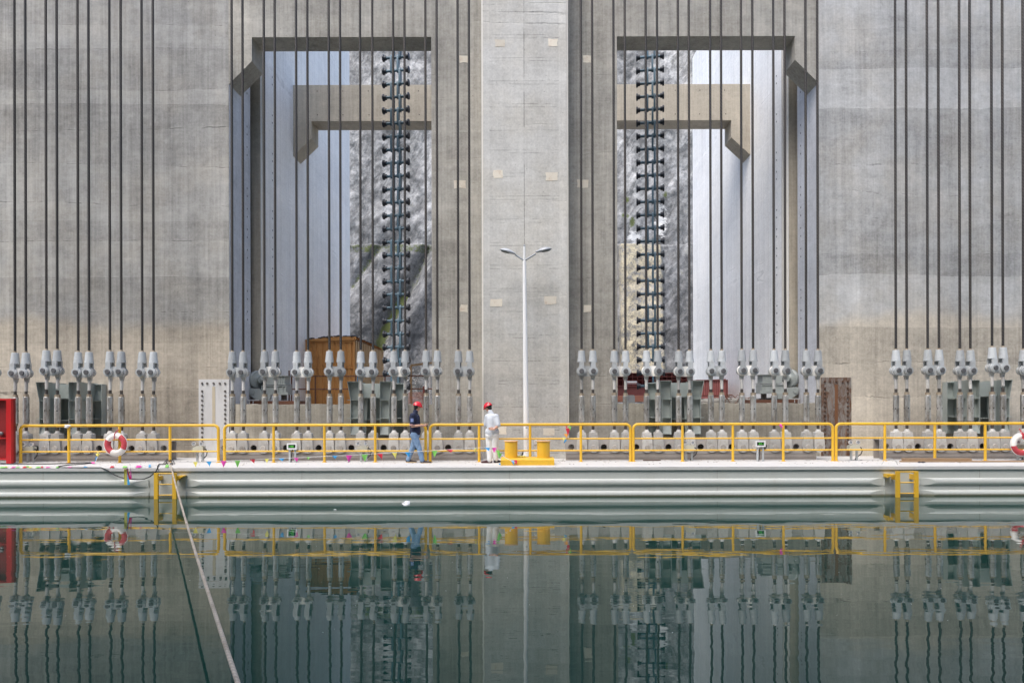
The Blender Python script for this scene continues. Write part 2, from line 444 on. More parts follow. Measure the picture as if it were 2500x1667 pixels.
MT['bolt_rust'] = paint('rusty_bolt', (.10,.055,.035), .7, .4, (.05,.03,.02), 10.0)
MT['ring_red'] = paint('ring_red', (.50,.055,.07), .6, .3, (.35,.05,.05), 6.0)
MT['ring_white'] = paint('ring_white', (.74,.71,.66), .6, .3, (.5,.46,.4), 6.0)
MT['cord'] = paint('pale_cord', (.52,.45,.39), .8, .4, (.33,.28,.23), 30.0)
m = Mat('mooring_rope', .85); p = m.obj(); x, y, z = m.xyz(p)
w = ((x*60.0 + y*130.0).sin()*.5 + .5); n = m.noise(p, 3, 5, .7)
c = m.mix(n.step(.4,.65), (.50,.43,.35), (.36,.305,.24)); m.set('Base Color', m.mul(c, w*.25 + .82)); m.bump(w, .6, .01); MT['mooring'] = m.m
MT['twine'] = paint('white_twine', (.75,.74,.72), .8, .1)
for k, c in dict(fy=(.78,.70,.16), fb=(.06,.36,.72), fm=(.78,.07,.42), fg=(.24,.62,.13), fr=(.66,.03,.06), fo=(.8,.35,.05)).items():
    MT[k] = paint('pennant_' + k, c, .45, .15, tuple(a*.7 for a in c), 12.0, rnd=.1)
MT['boxgrey'] = paint('box_grey', (.52,.52,.44), .5, .35, (.3,.29,.24), 8.0)
MT['boxwhite'] = paint('box_white', (.70,.71,.70), .45, .3, (.45,.44,.4), 8.0)
MT['post'] = paint('post_grey', (.42,.44,.44), .5, .35, (.25,.24,.22), 6.0)
MT['screen'] = paint('screen_black', (.008,.012,.012), .25, .1)
m = Mat('led_green', .4); m.set('Base Color', (.02,.2,.02)); m.b.inputs['Emission Color'].default_value = (.18,.75,.12,1); m.b.inputs['Emission Strength'].default_value = .3; MT['led'] = m.m
MT['paper'] = paint('paper', (.8,.8,.8), .7, .1)
MT['skin'] = paint('skin', (.60,.34,.24), .5, .15, (.45,.22,.15), 10.0, rnd=0)
MT['hair'] = paint('hair', (.018,.014,.012), .5, .1)
MT['navy'] = paint('navy_cotton', (.014,.020,.052), .85, .25, (.03,.04,.08), 6.0, rnd=0)
MT['jeans'] = paint('jeans', (.17,.27,.42), .85, .6, (.34,.46,.60), 3.5, rnd=0)
MT['shirt_pale'] = paint('pale_shirt', (.57,.60,.64), .85, .25, (.45,.48,.53), 4.0, rnd=0)
MT['trousers'] = paint('white_trousers', (.70,.70,.69), .85, .3, (.55,.54,.52), 3.0, rnd=0)
MT['helmet'] = paint('helmet_red', (.62,.012,.03), .22, .1, (.4,.01,.02), 6.0, rnd=0)
MT['shoe'] = paint('dark_shoe', (.035,.028,.035), .5, .3, (.08,.06,.06), 9.0, rnd=0)
MT['sole'] = paint('pale_sole', (.5,.36,.2), .7, .2)
MT['shoe_red'] = paint('maroon_shoe', (.065,.018,.022), .45, .3, (.03,.012,.012), 9.0, rnd=0)
MT['badge'] = paint('badge_blue', (.18,.24,.48), .7, .5, (.45,.5,.65), 40.0, rnd=0)
MT['cuff'] = paint('cuff_pink', (.62,.36,.33), .8, .1, rnd=0)
MT['decal'] = paint('pale_decal', (.85,.75,.66), .5, .1)
MT['ground'] = concrete('ground_concrete', (.26,.25,.23), seed=33.0)

# ------------------------------------------------------------------ water
m = Mat('water', .0); p = m.pos()
m.set('Base Color', (.010,.026,.023)); m.b.inputs['IOR'].default_value = 1.50; m.b.inputs['Specular Tint'].default_value = (.84, 1.0, .93, 1)
deep = m.noise(p, .25, 3, .5); m.set('Base Color', m.mix(deep, (.007,.034,.027), (.011,.046,.036)))
a = m.noise(m.scale(p, (.42,1.5,1)), 1.0, 2, .5); b = m.noise(m.scale(p, (1.7,6.5,1)), 1.0, 2, .5); c2 = m.noise(p, 2.1, 2, .5)
gust = m.noise(m.scale(p, (.16,.3,1)), 1.0, 2, .5).step(.42,.62)
m.bump(a*1.0 + b*.16*(gust*.8 + .35) + c2*.16, .5, .0075)
wt = MB(); wt.add([(-45,-12,0),(45,-12,0),(45,19.02,0),(-45,19.02,0)], [(0,1,2,3)])
o = wt.build('water', m.m, smooth=False); o['kind'] = 'structure'

# ------------------------------------------------------------------ ground behind the towers
g = MB().box(-60, 60, 23.4, 90, 1.4, 2.30)
o = g.build('ground', MT['ground'], smooth=False); o['kind'] = 'structure'

# ------------------------------------------------------------------ towers
W = 22.8; TOP = 22.0; LTOP = 16.55; CTOP = 17.2
XL, XR = PX(560, W), PX(2001, W)           # outer edges of the two openings
PLx, PRx = PX(1055, W), PX(1508, W)        # inner edges (faces of the centre pier)
GL, GR = -9.45, 9.54                       # planes of the long side walls
def groove_wall(parent, sgn, xin, xwall, y1, mat_front, mat_rev, mat_side):
    far = 48 * sgn
    f = MB().box(xin, far, W, W + 1.78, -1.5, TOP); f.build('front_wall', mat_front, parent, smooth=False)
    # lining of the reveal, a slab 3 mm proud of the front wall's flank
    MB().box(xin - sgn*.014, xin - sgn*.001, W + .02, W + 1.76, 1.5, TOP).build('reveal', mat_rev, parent, smooth=False)
    MB().box(xin + sgn*3.5, far, W + 1.78, W + 4.2, 0, TOP).box(xwall + sgn*.33, xin + sgn*3.5, W + 3.9, W + 4.2, 0, TOP).build('groove_back', MT['beam'], parent, smooth=False)
    MB().box(xwall, xwall + sgn*.33, W + 2.08, W + 4.2, 0, TOP).build('pilaster', MT['beam'], parent, smooth=False)
    MB().box(xwall - sgn*.004, xwall - sgn*.0005, W + 2.12, W + 4.18, 0, TOP).build('pilaster_lining', mat_side, parent, smooth=False)
    MB().box(xwall, far, W + 4.2, y1, 0, TOP).build('side_wall', mat_side, parent, smooth=False)
    b = MB()
    for z in [5.2 + .72*i for i in range(14)]:
        for dz in (0, 1.2*.0 + .28):
            if (int(z*10) % 3) != 0:
                b.box(xwall - sgn*.007, xwall + sgn*.02, W + 3.25, W + 3.31, z + dz, z + dz + .055)
                b.box(xin - sgn*.018, xin, W + 1.45, W + 1.50, z + dz + .3, z + dz + .355)
    b.build('anchor_hole', MT['black'], parent, smooth=False)
tw = thing('concrete_tower', 'grey concrete tower wall with white bolted steel plate at its foot', 'tower', (XL - 3, W, 0))
groove_wall(tw, -1, XL, GL, 37.7, MT['wall_w'], MT['reveal'], MT['side'])
te = thing('concrete_tower', 'pale concrete tower wall with rusty bolted steel plate at its foot', 'tower', (XR + 3, W, 0))
groove_wall(te, 1, XR, GR, 39.0, MT['wall_e'], MT['reveal'], MT['side'])
# bright vertical guide strips beside the east groove and the thin one beside the west groove
for sg, par, xs, ys in ((-1, tw, GL, (W+2.2,)), (1, te, GR, (W+2.2, W+2.42, W+2.6))):
    for yy in ys:
        MB().box(xs - sg*.05, xs - sg*.002, yy, yy + .07, 2.2, TOP).build('guide_strip', MT['arris'], par, smooth=False)

to = MB().box(-48, 48, -6, -4.2, -1.5, 29)  # unseen wall behind the camera, added and raised to darken the front
o = to.build('added_shade_wall', MT['wall_w'], smooth=False, loc=(0, -4.2, 0)); tag(o, 'unseen wall standing for the facing tower, added to hold back light', 'wall')
tc = thing('concrete_tower', 'central concrete pier with pale projecting column behind the lamp post', 'tower', (0, W, 0))
MB().box(PLx, PRx, W, W + 2.6, -1.5, CTOP).build('pier', MT['wall_c'], tc, smooth=False)
MB().box(-1.5, 1.5, 28.2, 30.4, 0, 15.8).build('rear_pier', MT['beam'], tc, smooth=False)
CF = 21.95
cx0, cx1 = PX(1177, CF), PX(1389, CF)
MB().prismx([(0,0)]*0 or [(CF, -1.5), (W - .004, -1.5), (W - .004, CTOP), (CF, CTOP)], cx0 + .05, cx1 - .05).build('column', MT['column'], tc, smooth=False)
for xa, xb in ((cx0, cx0 + .048), (cx1 - .048, cx1)):
    MB().box(xa, xb, CF + .02, W - .004, -1.5, CTOP).build('lit_column_edge', MT['arris'], tc, smooth=False)  # pale boxes imitate the chamfers catching light
pat = [(1220,106,26,20,CF),(1350,105,24,19,CF),(1216,426,25,21,CF),(1347,431,31,21,CF),(1212,739,31,20,CF),(1344,733,31,21,CF),(1222,1050,30,20,CF),(1340,1054,28,19,CF),
       (1132,145,22,19,W),(1123,450,30,21,W),(1133,753,20,19,W),(1433,145,20,18,W),(1422,449,29,20,W),(1434,753,20,19,W)]
for i, (x, y, w, h, D) in enumerate(pat):
    rr = random.Random(i); pts = []
    for sx, sy in ((-1,-1),(0,-1),(1,-1),(1,0),(1,1),(0,1),(-1,1),(-1,0)):
        q = P(x + sx*w/2*(1 - .12*rr.random()) + rr.uniform(-1,1), y - sy*h/2*(1 - .12*rr.random()) + rr.uniform(-1,1), D)
        pts.append((q.x, q.z))
    MB().prism(pts, D - .006, D + .02).build('mortar_patch', MT['patch'], tc, smooth=False)
def haunched(x_in, x_out, x_wall, zb, zh, zw, zt):
    # polygon of (x, z) of a beam whose far end drops to a haunch on the tower
    return [(x_in, zb), (x_in, zt), (x_wall, zt), (x_wall, zw), (x_out, zh), (x_out, zb)]
lab = {-1: 'dark-undersided concrete lintel over the opening with the orange container', 1: 'dark-undersided concrete lintel over the opening with the red steel beams'}
lab2 = {-1: 'beige inner concrete beam hanging above the orange container', 1: 'beige inner concrete beam hanging above the red steel beams'}
for sg, xin, xwall, xo, gw in ((-1, PLx, XL, PX(617, W), GL), (1, PRx, XR, PX(1943, W), GR)):
    zb, zh, zw = PZ(90, W), PZ(148, W), PZ(205, W)
    o = MB().prism(haunched(xin, xo, xwall, zb, zh, zw, LTOP), W + .002, W + .92).build('concrete_lintel', MT['wall_c'], smooth=False, loc=(xo, W, zb))
    tag(o, lab[sg], 'lintel')
    D2 = 28.45 if sg < 0 else 29.1; xo2 = PX(762, D2) if sg < 0 else PX(1787, D2); tb_ = []
    o = MB().prism(haunched(1.501*sg, xo2, gw, PZ(295, D2), PZ(337, D2), PZ(380, D2), PZ(207, D2)), D2, D2 + .95).build('concrete_beam', MT['beam'], smooth=False, loc=(xo2, D2, PZ(295, D2)))
    tag(o, lab2[sg], 'beam')
    rr = random.Random(17 + sg)
    for k in range(6):
        for zz3 in (PZ(222, D2), PZ(280, D2)):
            hx = xo2 - sg*(.25 + k*1.05) + rr.uniform(-.05,.05)
            if abs(hx) < 3.1: continue
            h_ = MB().cyl((hx, D2 - .003, zz3), (hx, D2 + .03, zz3), .022, n=8).build('tie_hole', MT['black'], o)
    zp = PZ(985.5, W)
    rr = random.Random(5 + sg); n = 40; xs = [min(xin, xwall) + abs(xin - xwall)*i/n for i in range(n + 1)]
    poly = [(xs[0], -1.5), (xs[-1], -1.5)] + [(x, zp + rr.uniform(-.025,.02)) for x in reversed(xs)]
    o = MB().prism(poly, W + .006, W + .62).build('concrete_parapet', MT['parapet'], smooth=False, loc=(xin, W, 0))
    tag(o, 'low concrete parapet wall below the ' + ('orange container' if sg < 0 else 'red steel beams'), 'parapet')

# ------------------------------------------------------------------ rock face beyond the towers
def seg_d(x, y, pl):
    best = 1e9; tt = 0
    for i in range(len(pl) - 1):
        ax, ay = pl[i]; bx, by = pl[i+1]; dx, dy = bx-ax, by-ay
        t = max(0, min(1, ((x-ax)*dx + (y-ay)*dy) / (dx*dx + dy*dy)))
        d = math.hypot(x-ax-t*dx, y-ay-t*dy)
        if d < best: best = d; tt = (i + t) / (len(pl) - 1)
    return best, tt
RD = 68.0
nx, nz = 420, 330; X0, X1, Z0, Z1 = -30, 30, 1.8, 42
vs, fs, moss, beige, whit = [], [], [], [], []
gul = [(1040,600),(1005,680),(962,740),(925,815),(905,900)]; gul2 = [(915,592),(880,640),(850,690)]
for j in range(nz + 1):
    z = Z0 + (Z1 - Z0) * (j / nz)
    for i in range(nx + 1):
        x = X0 + (X1 - X0) * i / nx
        px, py = CX + x*F/RD, CY - (z - H)*F/RD
        v = Vector((x*.16, 3.1, z*.16))
        d = mnoise.fractal(v, 1.0, 2.1, 6) * .55 + mnoise.fractal(v*5, .8, 2.2, 4)*.10
        d += abs(mnoise.noise(Vector((x*.33 + z*.22, 1.7, z*.12 - x*.1)))) * .55
        dep = 0.10 * (z - 2); mo = be = wh = 0.0
        led = 18.72 + (mnoise.noise(Vector((x*.3, 0, 9.0))))*.35
        if z > led: dep += .9 * min(1, (z - led) / .12)
        else: d += -.15
        if x < 0:
            g1, t1 = seg_d(px, py, gul); g2, t2 = seg_d(px, py, gul2)
            wd = 14 + 10*math.sin(min(1, t1)*3.1)
            d -= 1.1 * math.exp(-(g1/wd)**2); d -= .6*math.exp(-(g2/10)**2)
            off = px - (1040 - (py-600)*.43)
            if py > 590 and off > 0: d += 1.6*math.exp(-((off-38)/34)**2)
            mo = max(mo, math.exp(-(g1/13)**2) * (1 if .35 < t1 < .93 else .45))
            mo = max(mo, .5*math.exp(-(g2/9)**2))
            if 585 < py < 606: mo = max(mo, .5)
        else:
            mo = max(.9*math.exp(-((px-1542)/8)**2 - ((py-468)/9)**2), .9*math.exp(-((px-1537)/12)**2 - ((py-510)/8)**2), .95*math.exp(-((px-1555)/9)**2 - ((py-528)/14)**2), .8*math.exp(-((px-1640)/8)**2 - ((py-455)/10)**2))
            if py > 590: be = (1 if 1514 < px < 1625 else 0) * max(0, min(1, (px-1512)/8)) * max(0, min(1, (1628-px)/10)); d += .9*be
            wh = math.exp(-((px-1628)/22)**2 - ((py-520)/60)**2)
            wh = max(wh, .8*math.exp(-((px-1560)/26)**2 - ((py-565)/22)**2))
        vs.append((x, RD + dep - d, z)); moss.append(mo); beige.append(be); whit.append(wh)
for j in range(nz):
    for i in range(nx):
        a = j*(nx+1)+i; fs.append((a, a+1, a+nx+2, a+nx+1))
rm = Mat('rock', .92); p = rm.pos()
n1 = rm.noise(rm.scale(p,(1,1,.75)), .32, 8, .68, .8); n2 = rm.noise(p, 1.6, 8, .75, .5); n3 = rm.noise(p, 7, 6, .75)
c = rm.mix((n1*.5+n2*.5).step(.37,.63), (.075,.078,.08), (.285,.28,.275))
c = rm.mix(n3.step(.46,.66)*.55, c, (.13,.127,.12))
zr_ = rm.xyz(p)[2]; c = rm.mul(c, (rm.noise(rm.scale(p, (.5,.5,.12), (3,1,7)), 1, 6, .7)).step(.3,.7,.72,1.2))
mp = rm.nt.nodes.new('ShaderNodeMapping'); rm.nt.links.new(p.k, mp.inputs[0]); mp.inputs['Rotation'].default_value = (0, R(-36), 0)
mq = rm.nt.nodes.new('ShaderNodeMapping'); rm.nt.links.new(mp.outputs[0], mq.inputs[0]); mq.inputs['Scale'].default_value = (1.3, 1, .45); mp = mq
dg_ = rm.noise(S(rm.nt, mp.outputs[0]), 1.3, 7, .74, .7)
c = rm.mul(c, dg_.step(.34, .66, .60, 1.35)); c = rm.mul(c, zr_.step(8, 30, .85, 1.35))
wp = rm.nt.nodes.new('ShaderNodeVectorMath'); wp.operation = 'ADD'; rm.nt.links.new(mp.outputs[0], wp.inputs[0])
wn_ = rm.nt.nodes.new('ShaderNodeTexNoise'); rm.nt.links.new(p.k, wn_.inputs['Vector']); wn_.inputs['Scale'].default_value = 1.1; wn_.inputs['Detail'].default_value = 5; rm.nt.links.new(wn_.outputs['Color'], wp.inputs[1])
ck = rm.voro(S(rm.nt, wp.outputs[0]), .42, 'DISTANCE_TO_EDGE').step(.030, .004)
c = rm.mix(ck * .5 * rm.noise(p, .5, 3).step(.45,.6), c, (.035,.036,.036))
be = rm.attr('beige'); c = rm.mix(be * (n2*.6+n3*.4).step(.60,.40), c, (.50,.43,.29))
c = rm.mix((rm.attr('white')*.95 + (n2-.5)*1.6 + (n3-.5)).step(.45,.8), c, (.56,.555,.54))
c = rm.mix((rm.attr('moss')*1.15 + (n2-.5)*2.2 + (n3-.5)*1.6).step(.42,.80)*.9, c, (.075,.092,.018))
c = rm.mix(rm.noise(p, .8, 7, .75).step(.62,.72)*.45, c, (.17,.165,.095))
rm.set('Base Color', c); rm.bump(n2*.5 + n3*.7 + dg_*.6 - ck*.2, .5, .16)
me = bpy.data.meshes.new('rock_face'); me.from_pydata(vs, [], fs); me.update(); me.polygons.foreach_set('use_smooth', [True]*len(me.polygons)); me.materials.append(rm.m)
for nm, arr in (('moss', moss), ('beige', beige), ('white', whit)):
    at = me.attributes.new(nm, 'FLOAT', 'POINT'); at.data.foreach_set('value', arr)
o = bpy.data.objects.new('rock_face', me); col.objects.link(o); o['kind'] = 'structure'

# ------------------------------------------------------------------ the ship chamber: deck, hull plate, rubbing strakes
HD = 19.0
o = MB().box(-48, 48, HD - .03, W - .001, ZD - .085, ZD).build('deck', MT['deck'], smooth=False); o['kind'] = 'structure'
hull = thing('chamber_wall', 'pale grey steel chamber side with rounded rubbing strakes at the waterline', 'hull', (0, HD, 0))
MB().box(-48, 48, HD + .012, HD + .35, -2.0, ZD - .09).build('side_plate', MT['hull'], hull, smooth=False)
def strake(x0, x1, z, r, end0, end1):
    mb = MB(); n = 40; L = .40
    rings = []
    for xe, e, sg in ((x0, end0, 1), (x1, end1, -1)):
        ring = []
        for k in range(n + 1):
            t = math.pi * k / n; dpt = r*.58*math.sin(t)
            ring.append((xe + (sg*(dpt/(r*.58))*L if e else 0), HD + .012 - dpt, z + r*math.cos(t)))
        rings.append(ring)
    a, b = rings
    vs = a + b; fs = [(k, k+1, n+1+k+1, n+1+k) for k in range(n)]
    fs = [tuple(reversed(f)) for f in fs]
    fs += [tuple(range(n+1)), tuple(reversed(range(n+1, 2*n+2)))]
    mb.add(vs, fs)
    for e, xe, sg in ((end0, x0, 1), (end1, x1, -1)):
        if e: mb.box(xe, xe - sg*.012, HD - .02, HD + .012, z - r, z + r)
    return mb
xg = [(-48, PX(362, HD), 0, 1), (PX(454, HD), PX(2158, HD), 1, 1), (PX(2246, HD), 48, 1, 0)]
for z in (.385, .052):
    for x0, x1, e0, e1 in xg:
        strake(x0, x1, z, .1, e0, e1).build('rubbing_strake', MT['hull'], hull, ang=7)
wl = MB()
for xx in (-13.2, -6.1, -.4, 5.3, 12.5): wl.box(xx, xx + .006, HD + .008, HD + .02, -.5, ZD - .09)
wl.build('weld_seam', MT['girder_low'], hull, smooth=False)

# ------------------------------------------------------------------ girder plates that carry the ropes
DC = 21.45
pairs_px = [(-40,-14),(35,60),(107,132),(180,205),(253,279),(327,353),
            (534,559),(608,633),(682,708),(757,783),(829,857),(905,931),(979,1005),(1053,1079),
            (1336,1362),(1411,1437),(1485,1511),(1559,1584),(1633,1658),(1704,1730),(1778,1804),(1852,1879),
            (2058,2083),(2131,2157),(2205,2229),(2279,2304),(2351,2377)]
S2 = 2500/2352
pairs = [(PX(a*S2, DC), PX(b*S2, DC)) for a, b in pairs_px]
zpt, zpc = PZ(1069, 21.4), PZ(1092, 21.4)
gird = [(-20, PX(413, 21.4), [i for i in range(0, 6)], 'beside the red cabinet'),
        (PX(534, 21.4), PX(1178, 21.4), range(6, 14), 'behind the walking man in the navy shirt'),
        (PX(1380, 21.4), PX(1993, 21.4), range(14, 22), 'between the lamp post and the rusty plate'),
        (PX(2150, 21.4), 20, range(22, 27), 'behind the timber planks')]
for gi, (x0, x1, idx, where) in enumerate(gird):
    holes = []
    for i in idx:
        a, b = pairs[i]
        hx = b + .33 if gi < 2 else a - .33
        if x0 + .12 < hx < x1 - .12:
            holes.append([(hx + .098*math.cos(t*math.pi/12), zpc + .098*math.sin(t*math.pi/12)) for t in range(24)])
    if gi in (1, 2): 
        hx = (x0 + .17) if gi == 1 else (x1 - .2)
        holes.append([(hx + .095*math.cos(t*math.pi/12), zpc + .095*math.sin(t*math.pi/12)) for t in range(24)])
    rc = .12; outer = []
    for (cx_, cz_, a0) in ((x1 - rc, zpt - rc, 0), (x0 + rc, zpt - rc, 90), (x0 + rc, .95 + rc, 180), (x1 - rc, .95 + rc, 270)):
        for k in range(5):
            t = R(a0 + 22.5*k); outer.append((cx_ + rc*math.cos(t), cz_ + rc*math.sin(t)))
    gp = thing('girder_plate', 'grey steel girder plate with round holes ' + where, 'girder plate', ((x0+x1)/2, 21.4, ZD), 'girder plates carrying the ropes')
    MB().holed(outer, holes, 21.40, 21.50).build('web_plate', MT['girder'], gp, smooth=False)
    lo = MB().box(x0 + .02, x1 - .02, 21.37, 21.52, ZD - .01, 1.0); lo.box(x0+.02, x1-.02, 21.355, 21.375, .885, .9)
    lo.box(x0 + .02, x1 - .02, 21.36, 21.40, 1.0, 1.012)
    lo.build('lower_flange', MT['girder_low'], gp, smooth=False)
    st = MB()
    k = x0 + .6
    while k < x1 - .2: st.box(k, k + .025, 21.66, 21.9, ZD - .01, 1.395); k += 1.0
    st.build('stiffener', MT['girder_low'], gp, smooth=False)
    MB().box(x0 + .05, x1 - .05, 21.905, 21.95, ZD - .01, 1.42).box(x0 + .05, x1 - .05, 21.68, 21.904, 1.40, 1.42).build('hole_shade_box', MT['girder_low'], gp, smooth=False)  # back and top plates added to keep the web holes dark

# ------------------------------------------------------------------ rope hangers: one thing per coupled pair
def zz(y): return PZ(y, DC) - ZD
Z_PIN, Z_CONE0, Z_CONE1 = zz(906.6), zz(884.5), zz(857)
sl0, sl1 = zz(1030.5), zz(966)
def arc(cx_, cz_, r, a0, a1, n): return [(cx_ + r*math.cos(R(a0 + (a1-a0)*k/n)), cz_ + r*math.sin(R(a0 + (a1-a0)*k/n))) for k in range(n + 1)]
ME = {}
# rope socket: solid basket cone over a fork of two flat arms
mb = MB().lathe([(.088, Z_CONE1 - .0), (.097, Z_CONE1 - .010), (.130, Z_CONE0 + .03), (.133, Z_CONE0 + .008), (.122, Z_CONE0 - .004)], n=20, sx=1.0, sy=1.04)
arm = [(-.072, Z_CONE0 + .02), (.072, Z_CONE0 + .02)]
arm = [(.072, Z_CONE0 + .02), (.072, Z_PIN + .115)] + arc(0, Z_PIN, .138, 50, -230, 22) + [(-.072, Z_PIN + .115), (-.072, Z_CONE0 + .02)]
arm = list(reversed(arm))
for ya, yb in ((-.138, -.072), (.072, .138)): mb.prism(arm, ya, yb)
for ya, yb in ((-.154, -.137),): mb.prism(list(reversed(arc(0, Z_PIN, .112, 0, 345, 23))), ya, yb)
ME['rope_socket'] = mb.mesh('rope_socket')
ME['pin'] = MB().lathe([(.066, -.188), (.076, -.178), (.072, .17), (.055, .18)], (0, 0, Z_PIN), 16, axis='y').mesh('pin')
er = .158
zv = zz(929.5)
eye = arc(0, Z_PIN, .125, 232, -52, 24) 
eye = list(reversed(eye)); eye = [( x, z) for x, z in eye]
eyepoly = [(.050, zv)] + eye + [(-.050, zv)]
mb = MB().prism(eyepoly, .0, .066); mb.tube([(0, .015, zv + .02), (0, .01, zz(939)), (0, 0, zz(951))], [.048, .049, .046], 14)
ME['eye_rod'] = mb.mesh('eye_rod')
ME['thread_up'] = MB().cyl((0,0,zz(951)), (0,0,sl1 + .0), .044, n=14).mesh('threaded_rod')
ME['thread_dn'] = MB().cyl((0,0,zz(1052)), (0,0,sl0), .044, n=14).mesh('threaded_rod')
mb = MB().lathe([(.080, sl0 + .005), (.088, sl0 + .015), (.088, sl1 - .015), (.080, sl1 - .005)], n=22)
zm = (sl0 + sl1)/2 - .01
ME['turnbuckle'] = mb.mesh('turnbuckle')
mb = MB()
for a in (-35, 55, 145, 235):
    dx, dy = math.sin(R(a)), -math.cos(R(a)); mb.cyl((dx*.075, dy*.075, zm), (dx*.0895, dy*.0895, zm), .019, n=10)
ME['bar_hole'] = mb.mesh('bar_hole')
ME['nut_up'] = MB().cyl((0,0,sl1 - .004), (0,0,zz(959.5)), .080, n=6).mesh('nut', smooth=False)
ME['nut_dn'] = MB().cyl((0,0,zz(1036)), (0,0,sl0 + .006), .080, n=6).mesh('nut', smooth=False)
# clevis at the girder: neck, block shoulders and two long arms straddling the plate
zt, zp_, zbm = zz(1056), zpc - ZD, zz(1104.5)
def clarm(): return [(.122, zt - .02), (.102, zt), (-.102, zt), (-.122, zt - .02), (-.165, zp_ + .05)] + arc(0, zp_, .165, 165, 375, 18) + [(.165, zp_ + .05)]
mb = MB().prism(clarm(), -.118, -.056).prism(clarm(), .056, .118)
mb.prism([(.123, zt - .012), (.10, zt + .008), (-.10, zt + .008), (-.123, zt - .012), (-.14, zt - .16), (.14, zt - .16)], -.112, .112)
mb.lathe([(.09, zt), (.085, zt + .03), (.055, zz(1050)), (.05, zz(1049))], n=16)
mb.prism([(.11, zt - .022), (-.11, zt - .022), (-.118, zt - .09), (.118, zt - .09)], -.124, -.117)
ME['clevis'] = mb.mesh('clevis')
mb = MB().lathe([(.07, -.148), (.083, -.138), (.083, .13), (.07, .14)], (0, 0, zp_), 18, axis='y')
for dx in (-.03, 0, .03): mb.cyl((dx*.3, -.152, zp_ + dx), (dx*.3, -.146, zp_ + dx), .009, n=8)
ME['clevis_pin'] = mb.mesh('clevis_pin')
RT = 30 - ZD
ME['wire_rope'] = MB().cyl((0,0,Z_CONE1 - .03), (0,0,RT), .037, n=14, caps=False).mesh('wire_rope')
ME['serving'] = MB().lathe([(.047, Z_CONE1 - .005), (.05, Z_CONE1 + .02), (.044, Z_CONE1 + .05)], n=14).mesh('serving')
for k, mt in dict(rope_socket='socket', pin='pin', eye_rod='rod', thread_up='thread', thread_dn='thread', turnbuckle='sleeve', bar_hole='black', nut_up='nut', nut_dn='nut', clevis='clevis', clevis_pin='clevis_pin', wire_rope='rope', serving='nut').items():
    ME[k].materials.append(MT[mt])
def part(name, me, parent, loc=(0,0,0)):
    o = bpy.data.objects.new(name, me); col.objects.link(o); o.parent = parent; o.location = loc; return o
link_me = {}
def link_mesh(gap, pale):
    key = (round(gap, 2), pale)
    if key not in link_me:
        h = gap/2
        poly = arc(-h, Z_PIN, er, 90, 270, 16) + arc(h, Z_PIN, er, -90, 90, 16)
        me = MB().prism(list(reversed(poly)), -.068, -.004).mesh('link_plate')
        me.materials.append(MT['plate'] if pale else MT['socket']); link_me[key] = me
    return link_me[key]
ORD = ['first','second','third','fourth','fifth','sixth','seventh','eighth']
dzs = {0:.0, 2:.055, 1:-.02, 25:.075, 6:-.01, 16:-.0}
pr = random.Random(11)
for i, (a, b) in enumerate(pairs):
    if i < 6: lb = f'{ORD[5-i]} pair of steel ropes from the white bolted plate towards the red cabinet'
    elif i < 14: lb = f'{ORD[i-6]} pair of steel ropes from the white bolted plate towards the lamp post'
    elif i < 22: lb = f'{ORD[21-i]} pair of steel ropes from the rusty plate towards the lamp post'
    else: lb = f'{ORD[i-22]} pair of steel ropes beyond the rusty plate, over the timber planks'
    mid = (a + b)/2; gap = b - a
    t = thing('rope_hanger', lb, 'rope hanger', (mid, DC, ZD), 'coupled pairs of hoisting ropes')
    dz = dzs.get(i, pr.uniform(-.015, .015))
    part('link_plate', link_mesh(gap, i in (1,5,7,8,11,12,15,16,17,19,20,21)), t, (0, 0, dz))
    for xx in (-gap/2, gap/2):
        e = pr.uniform(-.012, .012)
        part('wire_rope', ME['wire_rope'], t, (xx, 0, dz))
        s_ = part('rope_socket', ME['rope_socket'], t, (xx, 0, dz)); s_.rotation_euler.z = pr.uniform(-.09,.09); part('pin', ME['pin'], s_); part('serving', ME['serving'], s_)
        part('eye_rod', ME['eye_rod'], t, (xx, 0, dz)); part('threaded_rod', ME['thread_up'], t, (xx, 0, dz*.5 + e)); part('threaded_rod', ME['thread_dn'], t, (xx, 0, e))
        tb = part('turnbuckle', ME['turnbuckle'], t, (xx, 0, e)); tb.rotation_euler.z = pr.uniform(-1, 1)
        part('nut', ME['nut_up'], tb); part('nut', ME['nut_dn'], tb); part('bar_hole', ME['bar_hole'], tb)
        c_ = part('clevis', ME['clevis'], t, (xx, 0, 0)); c_.rotation_euler.z = pr.uniform(-.05,.05); part('clevis_pin', ME['clevis_pin'], c_)

